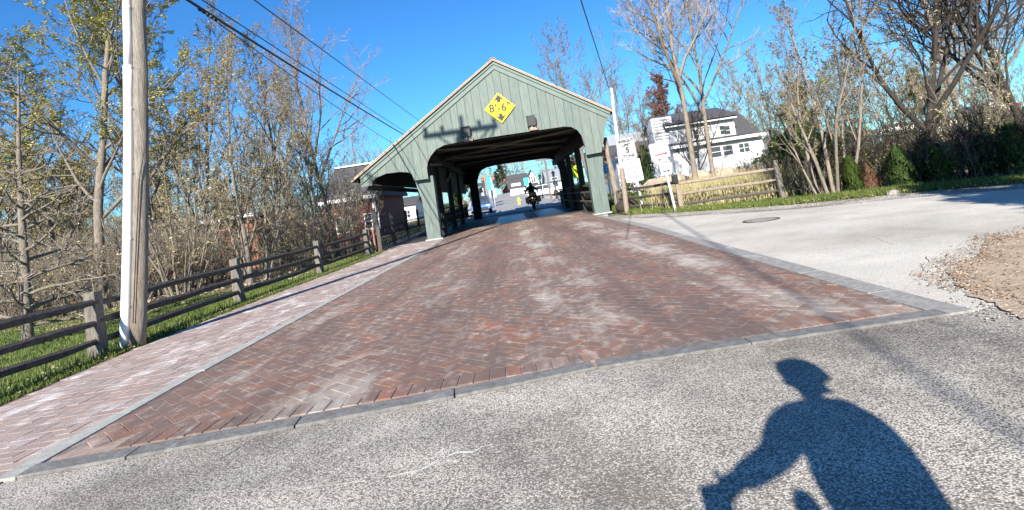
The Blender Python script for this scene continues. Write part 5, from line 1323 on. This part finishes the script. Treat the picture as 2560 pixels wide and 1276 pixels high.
# left side, named by what sets them apart
tpx('larch', 'grey straight tree with many fine level branches on the left lawn', 70, 860, 8.1, .82, .4, name='bare_tree', z=0)
tpx('maple', 'tallest yellow green budding tree behind the white conduit pole', 255, 720, 13.0, .92, 1.0, name='budding_tree')
tpx('maple', 'yellow green budding tree at the far left edge of the picture', 10, 760, 15.5, .86, 2.6, name='budding_tree')
tpx('maple', 'yellow green budding tree immediately right of the utility pole', 400, 700, 14.5, .80, 3.0, name='budding_tree')
tpx('maple2', 'pale budding tree with leaning trunk left of the utility pole', 160, 720, 18.0, .85, 4.4, name='budding_tree', lean=(0, R(5)))
tpx('slim', 'slender multi-branched tree over the second fence post from the pole', 620, 640, 13.2, .76, .5, name='bare_tree')
tpx('slim', 'slender dark tree between the utility pole and the brick outbuilding', 520, 660, 15.5, .95, 2.2, name='bare_tree', lean=(0, R(-3)))
tpx('slim', 'slim bare tree above the third fence post', 700, 620, 16.5, .92, 3.9, name='bare_tree')
tpx('bare', 'tall pale trunked tree leaning left with bare top against the sky', 835, 560, 24.0, .86, 1.2, name='bare_tree', lean=(0, R(-9)))
tpx('slim', 'olive budding tree at the right end of the left thicket', 800, 570, 23.0, .92, 5.0, name='budding_tree')
tpx('maple2', 'tan budding tree behind the left thicket above the barn roof', 735, 590, 25.0, .82, 4.0, name='budding_tree')
tpx('bare2', 'bare crooked tree rising behind the bridge eave', 925, 520, 40.0, .66, .3, name='bare_tree')
tpx('multi', 'many stemmed bush tree beside the third fence post', 640, 640, 14.0, .78, 1.3, name='bare_tree')
tpx('multi2', 'many stemmed pale bush tree before the barn wall', 860, 590, 20.0, .78, 2.3, name='bare_tree')
tpx('multi2', 'many stemmed bush tree just right of the utility pole base', 455, 700, 12.5, .70, .3, name='bare_tree')
tpx('multi', 'many stemmed brown bush tree partly hiding the barn wall', 900, 560, 22.0, .72, 3.3, name='bare_tree')
rnd = random.Random(77)
pos = ['behind the far left lawn','behind the grey level-branched tree','left of the utility pole','behind the utility pole','right of the utility pole','before the brick outbuilding','behind the second fence post','behind the third fence post','left of the red barn']
for i in range(10):                                                       # second row
    px = 20+i*88+rnd.uniform(-15,15); D_ = 21+rnd.uniform(-3,8); key = ('far','far2','far2','slim','maple2')[i % 5]
    s_ = (.62+rnd.uniform(-.06,.12))*(1 if key.startswith('far') else 1.05)
    if px > 640: s_ *= .82
    where = pos[min(8, int(i/10*9))]
    tpx(key, '%s second row tree %s' % (('olive hazed','pale twiggy','grey twiggy','thin dark','tan budding')[i % 5], where), px, 650, D_, s_, rnd.uniform(0,6), name='woodland_tree', group='woodland trees behind the left lawn')
for i in range(22):                                                       # third row
    px = -40+i*46+rnd.uniform(-15,15); D_ = 36+rnd.uniform(-4,14); key = ('far','far2','far','far2','fargreen')[i % 5]
    if px > 780: continue
    where = pos[max(0, min(8, int(px/900*9)))]
    tpx(key, '%s back row tree %s' % (('olive','grey','brown','pale','dark evergreen')[i % 5], where), px, 640, D_, .8+rnd.uniform(-.1,.15)-(.25 if px > 600 else 0), rnd.uniform(0,6), name='woodland_tree', group='woodland trees behind the left lawn')
for i in range(19):                                                       # shrubs along the thicket edge
    t_ = i/19; px = 0+t_*930+rnd.uniform(-14,14); D_ = 11.2+7*t_**1.2+rnd.uniform(-.4,1.6); key = ('shrub','brush','shrub','shrubgreen')[i % 4]
    if px < 330: D_ = 12.5+rnd.uniform(0,2)
    x = at(px, 700, D_)[0]
    if x > -5.6: x = -5.7-rnd.random()*.5
    where = pos[min(8, int(t_*9))]
    tree(key, '%s shrub on the thicket edge %s' % (('tangled brown','dark brown','buff budding','bright green leafed')[i % 4], where), x, D_, .8+rnd.uniform(-.15,.3), rnd.uniform(0,6), name='shrub', cat='shrub', group='shrubs on the left thicket edge')
# uncountable brush behind the shrubs on either side: one mass each
def mass(name, key, spots, s0, s1, seed=1):
    rnd = random.Random(seed); wm, cm = TP[key]
    import numpy as np
    for me, nm, sl in ((wm, name+'_stems', 0), (cm, name+'_twigs', 1)):
        nv = len(me.vertices); co = np.empty(nv*3, 'f'); me.vertices.foreach_get('co', co); co = co.reshape(-1, 3)
        nf = len(me.polygons); li = np.empty(len(me.loops), 'i'); me.loops.foreach_get('vertex_index', li); ls_ = np.empty(nf, 'i'); me.polygons.foreach_get('loop_start', ls_); mi = np.empty(nf, 'i'); me.polygons.foreach_get('material_index', mi)
        st0 = random.Random(seed); V, LI, LS, MI = [], [], [], []
        for k, (x, y) in enumerate(spots):
            s = st0.uniform(s0, s1); a = st0.uniform(0, 6.28); c_, s_ = math.cos(a)*s, math.sin(a)*s
            v = np.stack([co[:,0]*c_-co[:,1]*s_+x, co[:,0]*s_+co[:,1]*c_+y, co[:,2]*s+terrain(x, y)-.05], 1); V.append(v); LI.append(li+k*nv); LS.append(ls_+k*len(li)); MI.append(mi)
        V = np.concatenate(V); LI = np.concatenate(LI); LS = np.concatenate(LS); MI = np.concatenate(MI)
        m2 = bpy.data.meshes.new(nm); m2.vertices.add(len(V)); m2.vertices.foreach_set('co', V.ravel()); m2.loops.add(len(LI)); m2.loops.foreach_set('vertex_index', LI.astype('i')); m2.polygons.add(len(LS)); m2.polygons.foreach_set('loop_start', LS.astype('i')); m2.polygons.foreach_set('material_index', MI.astype('i'))
        for m in me.materials: m2.materials.append(m)
        m2.update(calc_edges=True); o = bpy.data.objects.new(nm, m2); C.objects.link(o); tag(o, kind='stuff')
rnd = random.Random(5)
mass('thicket', 'brush', [p for p in [(-6.5-rnd.random()*17, 13+rnd.random()*14) for i in range(24)] if not -.36 < p[0]/p[1] < -.17], .7, 1.15, 4)
mass('far_thicket', 'brush', [p for p in [(-8-rnd.random()*26, 26+rnd.random()*14) for i in range(30)] if p[0]/p[1] < -.38], 1.2, 2.0, 6)
# right side
tpx('bare2', 'bare forked tree rising directly behind the right slope of the bridge roof', 1487, 470, 34.0, .92, .7, name='bare_tree')
tpx('bare', 'tall pale trunked tree before the white house, nearer the signs', 1742, 470, 24.0, 1.12, 2.0, name='bare_tree', lean=(0, R(-5)))
tpx('bare', 'tall straight trunked tree before the middle of the white house', 1785, 450, 29.0, 1.08, 4.2, name='bare_tree', lean=(0, R(1)))
tpx('dark', 'small dark crooked tree against the wall of the white house', 1752, 450, 30.0, .55, 3.0, name='bare_tree')
tpx('red', 'reddish purple budding tree behind the roof of the white house', 1700, 420, 62.0, 1.45, 1.0, name='budding_tree')
tpx('slim', 'olive twiggy tree between the bridge and the white house', 1618, 450, 36.0, .92, 2.0, name='bare_tree')
tpx('bare2', 'bare spreading tree behind the grey roofed cottage', 1575, 430, 56.0, 1.0, 5.0, name='bare_tree')
tpx('maple2', 'tan budding tree right behind the white house', 1880, 410, 58.0, 1.15, 4.0, name='budding_tree')
tpx('slim', 'twiggy tree at the right corner of the white house', 1945, 430, 26.0, .80, 3.0, name='bare_tree')
tpx('multi', 'many stemmed arching bush tree by the side road', 2088, 492, 12.6, .98, 1.0, name='bare_tree')
tpx('slim', 'twiggy tree behind the arching bush', 2050, 440, 22.0, .86, 5.2, name='bare_tree')
tpx('slim', 'slender twiggy tree left of the dark forked tree', 2130, 430, 20.0, .72, 1.7, name='bare_tree')
tpx('dark', 'large dark forked tree beside the conifer row', 2335, 470, 12.4, .82, 2.4, name='bare_tree', lean=(0, R(-6)), z=0)
tpx('bare', 'thick pale trunked tree right of the dark forked tree', 2440, 450, 17.0, .95, .6, name='bare_tree')
tpx('dark', 'dark spreading tree at the right edge of the picture', 2590, 460, 13.5, .85, 5.4, name='bare_tree')
tpx('bare2', 'brown bare tree behind the pale trunked tree', 2510, 420, 24.0, .8, 3.1, name='bare_tree')
tpx('multi2', 'many stemmed brown bush tree between the conifers', 2290, 460, 13.5, .70, 2.0, name='bare_tree')
tpx('multi2', 'many stemmed brown bush tree right of the pale trunk', 2450, 450, 12.5, .66, 4.0, name='bare_tree')
for i in range(14):
    px = 1560+i*76+rnd.uniform(-20,20); D_ = 66+rnd.uniform(-6,26); key = ('far','far2','fargreen','far')[i % 4]
    tpx(key, '%s skyline tree on the right, number %s from the bridge' % (('olive','grey','dark green','brown')[i % 4], ('one','two','three','four','five','six','seven','eight','nine','ten','eleven','twelve','thirteen','fourteen')[i]), px, 400, D_, .95+rnd.uniform(-.15,.2), rnd.uniform(0,6), name='skyline_tree', group='far trees on the right skyline')
for i in range(12):
    px = 1975+i*54+rnd.uniform(-20,20); D_ = 28+rnd.uniform(-4,12); key = ('far2','slim','far')[i % 3]
    tpx(key, '%s tree behind the hedge, between %s' % (('grey','thin','olive')[i % 3], ('the house and the arching bush','the arching bush and the dark tree','the dark tree and the pale trunk','the pale trunk and the picture edge')[min(3,i//3)]), px, 400, D_, (.52 if px < 2250 else .66)+rnd.uniform(-.05,.12), rnd.uniform(0,6), name='woodland_tree', group='trees behind the right hand hedge')
for i in range(20):
    t_ = i/20; px = 1965+t_*640+rnd.uniform(-10,10); D_ = 14.2-3.6*t_+rnd.uniform(0,1.6); key = ('shrubgreen','brushshaded','brushshaded','shrubgreen')[i % 4]
    tree(key, '%s shrub in the right hand hedge %s' % (('leafy green','dark brown','shade-darkened twiggy','bright leafed')[i % 4], ('near the fence end','under the arching bush','near the rusty conifer','beside the dark forked tree','towards the right edge')[min(4, int(t_*5))]), at(px, 470, D_)[0], D_, .72+rnd.uniform(-.1,.2), rnd.uniform(0,6), name='shrub', cat='shrub', group='shrubs in the right hand hedge', z=-.02)
mass('hedge_brush', 'brushshaded', [(9+rnd.random()*12, 13.0+rnd.random()*9) for i in range(24)], .6, .9, 8)
# far tree line beyond the street and everywhere the horizon would show
for i, (px, D_, s_, key) in enumerate(((1240,118,1.0,'far'),(1255,108,.75,'fargreen'),(1270,122,1.05,'red'),(1285,115,.9,'far'),(1305,128,1.0,'far2'),(1362,110,.75,'far2'),(1400,96,.8,'far'),(1200,120,.9,'far2'),(1435,80,.8,'fargreen'),(1465,74,.9,'far'))):
    tpx(key, '%s tree at the end of the far street, %s' % (('olive','low dark','reddish','small olive','grey','thin grey','olive','grey','evergreen','olive')[i], ('behind the banner','left of the red building','behind the red building','right of the red building','behind the white gabled house','between the two white houses','behind the right white house','behind the white shop','beyond the right bridge opening','nearest beyond the right bridge opening')[i]), px, 480, D_, s_*.85, i*1.3, name='street_tree', group='trees at the end of the far street')
for i in range(9):
    x = -24+i*2.4; y = 52+rnd.uniform(0,30)
    tree(('far','far2','fargreen')[i % 3], '%s tree beyond the creek left of the bridge, %s' % (('olive','grey','evergreen')[i % 3], ('leftmost','second','third','fourth','fifth','sixth','seventh','eighth','rightmost')[i]+' of its row'), x, y, .62+rnd.uniform(-.08,.12), rnd.uniform(0,6), name='woodland_tree', group='trees beyond the creek')
# conifers
def conifer(label, px, py, D_, h, r, m, name='arborvitae', seed=1, n=2600, z=0, tip=.35, grp='small conifers along the side road'):
    rnd = random.Random(seed); c = at(px, py, D_); t = thing(name, label, 'conifer', (c[0], D_, z), 0, grp)
    b = M(); b.tube([(0,0,-.05),(0,0,h*.5),(0,0,h*.92)], [.05*h/1.5,.03,.01], 6); b.build('trunk', MT['bark'], t)
    b = M()
    for i in range(n):
        u = rnd.random()**.8; zz_ = .04*h+u*h*.96; a = rnd.uniform(0,6.283)
        pr = (1-u)**tip*(.55+.45*min(1, u*4+.3)); bump = 1+.26*math.sin(a*3+u*9+seed)+.2*math.sin(a*5-u*15+seed*2)
        rad = r*pr*bump*rnd.uniform(.35,1.15)**.5; s_ = rnd.uniform(.02,.045)*(h/1.5)**.5; x, y = math.cos(a)*rad, math.sin(a)*rad
        tx, ty = -math.sin(a)*s_, math.cos(a)*s_; ox, oy = math.cos(a)*s_*.5, math.sin(a)*s_*.5; q = rnd.uniform(-.5,.5)
        b.add([(x-tx*.6,y-ty*.6,zz_),(x+tx*.6,y+ty*.6,zz_+s_*q),(x+ox+tx*.2,y+oy+ty*.2,zz_+s_*2.2),(x+ox-tx*.4,y+oy-ty*.4,zz_+s_*1.9)], [(0,1,2,3)])
    b.build('crown', MT[m], t, fix=False); return t
conifer('dark upright conifer between the rusty bush and the dark forked tree', 2262, 480, 11.8, .88, .30, 'cedar', seed=1, n=1900, tip=.5)
conifer('yellow green pointed conifer at the foot of the dark forked tree', 2362, 470, 12.0, .8, .36, 'cedaryellow', seed=2, n=1700, tip=.5)
conifer('dark conifer right of the pale trunked tree', 2492, 468, 11.7, .88, .38, 'cedar', seed=3)
conifer('dark conifer cut by the right edge of the picture', 2560, 455, 11.1, 1.0, .38, 'cedar', seed=4)
conifer('thin bright green conifer left of the rusty bush', 2140, 490, 12.2, .82, .22, 'cedaryellow', seed=5)
conifer('rust brown dying conifer in the right hand hedge', 2182, 492, 12.2, .6, .22, 'rust', name='dying_conifer', seed=6, n=1200, tip=.6)
conifer('tall narrow dark green conifer left of the porch of the white house', 1618, 440, 36.0, 3.1, .62, 'cedar', seed=7, n=3500, grp='conifers by the white house')
conifer('low rounded dark conifer under the pink sign', 1570, 468, 30.0, 1.1, .6, 'cedaryellow', seed=8, n=1800, grp='conifers by the white house')
conifer('rounded grey green bush at the right corner of the white house', 1905, 425, 38.0, 1.2, .9, 'cedar', name='round_bush', seed=9, n=2200, tip=.25, grp='conifers by the white house')
conifer('pale yellow forsythia like bush beside the white house corner', 1938, 415, 36.0, 1.3, .8, 'drygrass', name='round_bush', seed=10, n=1200, tip=.3, grp='conifers by the white house')
for i, (px, D_, h) in enumerate(((1985,17,1.7),(2030,16,1.9),(2080,17,1.6))):
    conifer('loose dark green evergreen bush %s' % ('next to the end post of the tan fence','between the fence end and the arching bush','behind the arching bush')[i], px, 460, D_, h, 1.0, 'cedar', name='evergreen_bush', seed=20+i, n=3200, tip=.3, grp='evergreen bushes right of the fence')
# orange brown leafy tree glimpsed between bridge and snag
tpx('red', 'russet leafed tree glimpsed between the bridge and the leaning snag', 1522, 450, 40.0, .42, 2.0, name='budding_tree')
# trees standing right of the camera, whose crowns shade the side road
tree('fargreen', 'evergreen tree shading the side road, nearest to the road', 6.2, -1.0, .80, 1.0, name='roadside_tree', z=0, group='trees beside the side road')
tree('fargreen', 'evergreen tree shading the side road, middle of three', 7.4, -.9, .84, 2.0, name='roadside_tree', z=0, group='trees beside the side road')
tree('fargreen', 'evergreen tree shading the side road, farthest to the right', 9.0, .2, .80, 4.0, name='roadside_tree', z=0, group='trees beside the side road')
# ================================================================= THE CYCLIST HOLDING THE PHONE (seen here only by shadow)
pr = thing('person', 'person in dark jacket and cap astride a bicycle, holding out a phone, seen by shadow', 'person', (.62, -.15, 0))
ox, oy = .62, -.15
def q(x, y, z): return (x-ox, y-oy, z)
def e(xe, ze, y): return q(xe-abs(y)*.227, y, ze+abs(y)*.58)
V_ = [e(.60,.86,-.22), e(.60,1.0,-.21), e(.61,1.16,-.19), e(.62,1.32,-.15), e(.65,1.44,-.12), e(.66,1.50,-.10), e(.665,1.60,-.08), e(.665,1.68,-.08),
      e(.53,1.36,-.13), e(.46,1.34,-.12), e(.355,1.225,-.09), e(.25,1.18,-.07), e(.175,1.155,-.06), e(.145,1.14,-.055),
      e(.72,1.34,-.13), e(.75,1.28,-.12), e(.745,1.14,-.10), e(.72,1.02,-.06), e(.70,.95,-.02), q(.70,.02,.93),
      q(.55,-.25,.86), q(.50,-.10,.50), q(.50,-.20,.12), q(.50,-.05,.05), q(.68,-.25,.86), q(.74,-.08,.50), q(.74,-.18,.12), q(.74,-.02,.05)]
E_ = [(0,1),(1,2),(2,3),(3,4),(4,5),(5,6),(6,7),(3,8),(8,9),(9,10),(10,11),(11,12),(12,13),(3,14),(14,15),(15,16),(16,17),(17,18),(18,19),(0,20),(20,21),(21,22),(22,23),(0,24),(24,25),(25,26),(26,27)]
R_ = [.16,.165,.165,.12,.06,.062,.092,.07,.085,.075,.052,.042,.035,.032,.085,.08,.058,.045,.038,.035,.105,.075,.055,.045,.105,.075,.055,.045]
# fingers of both hands: short chains rooted in the palm
def hand(root, pts_dirs):
    for (o_, d1, d2) in pts_dirs:
        i = len(V_); p = Vector(V_[root]); a_ = p+Vector(o_); b_ = a_+Vector(d1); c_ = b_+Vector(d2)
        V_.extend([tuple(a_), tuple(b_), tuple(c_)]); E_.extend([(root, i), (i, i+1), (i+1, i+2)]); R_.extend([.011, .009, .008])
hand(13, [((-.02,-.005,.03),(-.01,-.02,.03),(-.01,.005,.025)), ((-.025,-.015,.012),(-.025,-.015,.01),(-.02,.01,.005)), ((-.025,-.015,-.006),(-.025,-.015,-.005),(-.02,.01,-.004)), ((-.022,-.015,-.022),(-.022,-.012,-.012),(-.015,.01,-.006)), ((-.018,-.012,-.036),(-.016,-.01,-.014),(-.012,.008,-.008))])
hand(19, [((-.03,.01,.0),(-.02,.02,-.01),(-.005,.02,-.01)), ((-.02,.03,-.005),(-.002,.03,-.015),(0,.005,-.025)), ((-.004,.032,-.005),(0,.03,-.016),(0,.003,-.025)), ((.012,.031,-.006),(0,.028,-.016),(0,.002,-.024)), ((.027,.027,-.008),(0,.022,-.014),(0,.002,-.02))])
skinned('body', V_, E_, R_, 'skin', pr)
VJ = [V_[i] for i in (0,1,2,3,8,9,10,11,12,14,15,16,17,18)]
EJ = [(0,1),(1,2),(2,3),(3,4),(4,5),(5,6),(6,7),(7,8),(3,9),(9,10),(10,11),(11,12),(12,13)]
skinned('jacket', VJ, EJ, [.17,.18,.19,.15,.105,.095,.062,.055,.048,.105,.10,.075,.06,.048], 'cloth', pr)
VT = [V_[i] for i in (0,20,21,22,24,25,26)]
skinned('trousers', VT, [(0,1),(1,2),(2,3),(0,4),(4,5),(5,6)], [.175,.12,.09,.07,.12,.09,.07], 'jean', pr)
b = M(); b.ball(q(.66,-.09,1.70),.108,.125,.10,14,10); b.prism([(-.07,.0),(.07,.0),(.05,.09),(-.05,.09)],0,.012,axis='z')
b.v[-8:] = [(v[0]+.04, v[1]+.16, v[2]+1.685) for v in b.v[-8:]]
b.build('cap', MT['cardark'], pr, smooth=True)
for s_ in (-1, 1):
    b = M(); b.ball(q(.66+s_*.098,-.08,1.64),.015,.025,.035,8,6); b.build('ear', MT['skin'], pr, smooth=True)
    b = M(); b.ball(q(.66+s_*.035,.012,1.65),.012,.008,.009,8,6); b.build('eye', MT['ink'], pr)
b = M(); b.ball(q(.66,.022,1.615),.014,.02,.025,8,6); b.build('nose', MT['skin'], pr, smooth=True)
b = M(); b.ball(q(.66,.008,1.578),.028,.008,.006,8,6); b.build('mouth', MT['inkred'], pr, smooth=True)
ph = thing('phone', 'black phone in a thick case held out by the cyclist, seen only by shadow', 'phone', (.085, -.045, 1.10))
b = M(); b.box(-.048,.048,-.006,.006,-.085,.085); b.build('case', MT['black'], ph, bevel=.004)
b = M(); b.box(-.044,.044,-.0078,-.0062,-.08,.08); b.build('screen', MT['glass'], ph)
bk = thing('bicycle', 'bicycle with flat handlebar between the cyclist\'s legs, seen only by shadow', 'bicycle', (.67, -.15, 0))
for y in (-.72, .36):
    b = M(); k, m_ = 28, 6
    for i in range(k):
        a = 2*math.pi*i/k
        for j in range(m_):
            t_ = 2*math.pi*j/m_; rr_ = .33+math.cos(t_)*.018; b.v.append((math.sin(t_)*.018, y+math.cos(a)*rr_, .35+math.sin(a)*rr_))
    for i in range(k):
        for j in range(m_): b.f.append((i*m_+j, i*m_+(j+1) % m_, ((i+1) % k)*m_+(j+1) % m_, ((i+1) % k)*m_+j)); b.m.append(0)
    wv = b.build('wheel', MT['tyre'], bk)
    b = M()
    for i in range(14): a = 2*math.pi*i/14; b.bar((0,y,.35),(0,y+math.cos(a)*.32,.35+math.sin(a)*.32),.003,.003)
    b.cyl((-.04,y,.35),(.04,y,.35),.022,n=10); b.build('spoke', MT['chrome'], wv)
b = M()
for p_, q_ in (((0,-.15,.30),(0,-.30,.78)),((0,-.27,.70),(0,.15,.80)),((0,-.15,.30),(0,.17,.68)),((0,-.15,.30),(0,-.72,.35)),((0,-.27,.70),(0,-.72,.35)),((0,.13,.92),(0,.20,.62)),((0,.20,.62),(0,.36,.35))): b.cyl(p_, q_, .018, n=8)
b.build('frame', MT['cardark'], bk)
b = M(); b.cyl((-.30,.04,.92),(.30,.04,.92),.014,n=8); b.cyl((0,.13,.9),(0,.04,.92),.016,n=8); b.build('handlebar', MT['black'], bk)
b = M(); b.ball((-.33,.03,1.10),.04,.02,.07,8,6); b.cyl((-.29,.04,.92),(-.33,.03,1.06),.012,n=6); b.build('mirror', MT['black'], bk)  # knob and stalk added to fill out the cyclist's shadow beside the arm
b = M(); b.ball((0,-.34,.81),.07,.13,.03,10,6); b.build('saddle', MT['black'], bk, smooth=True)
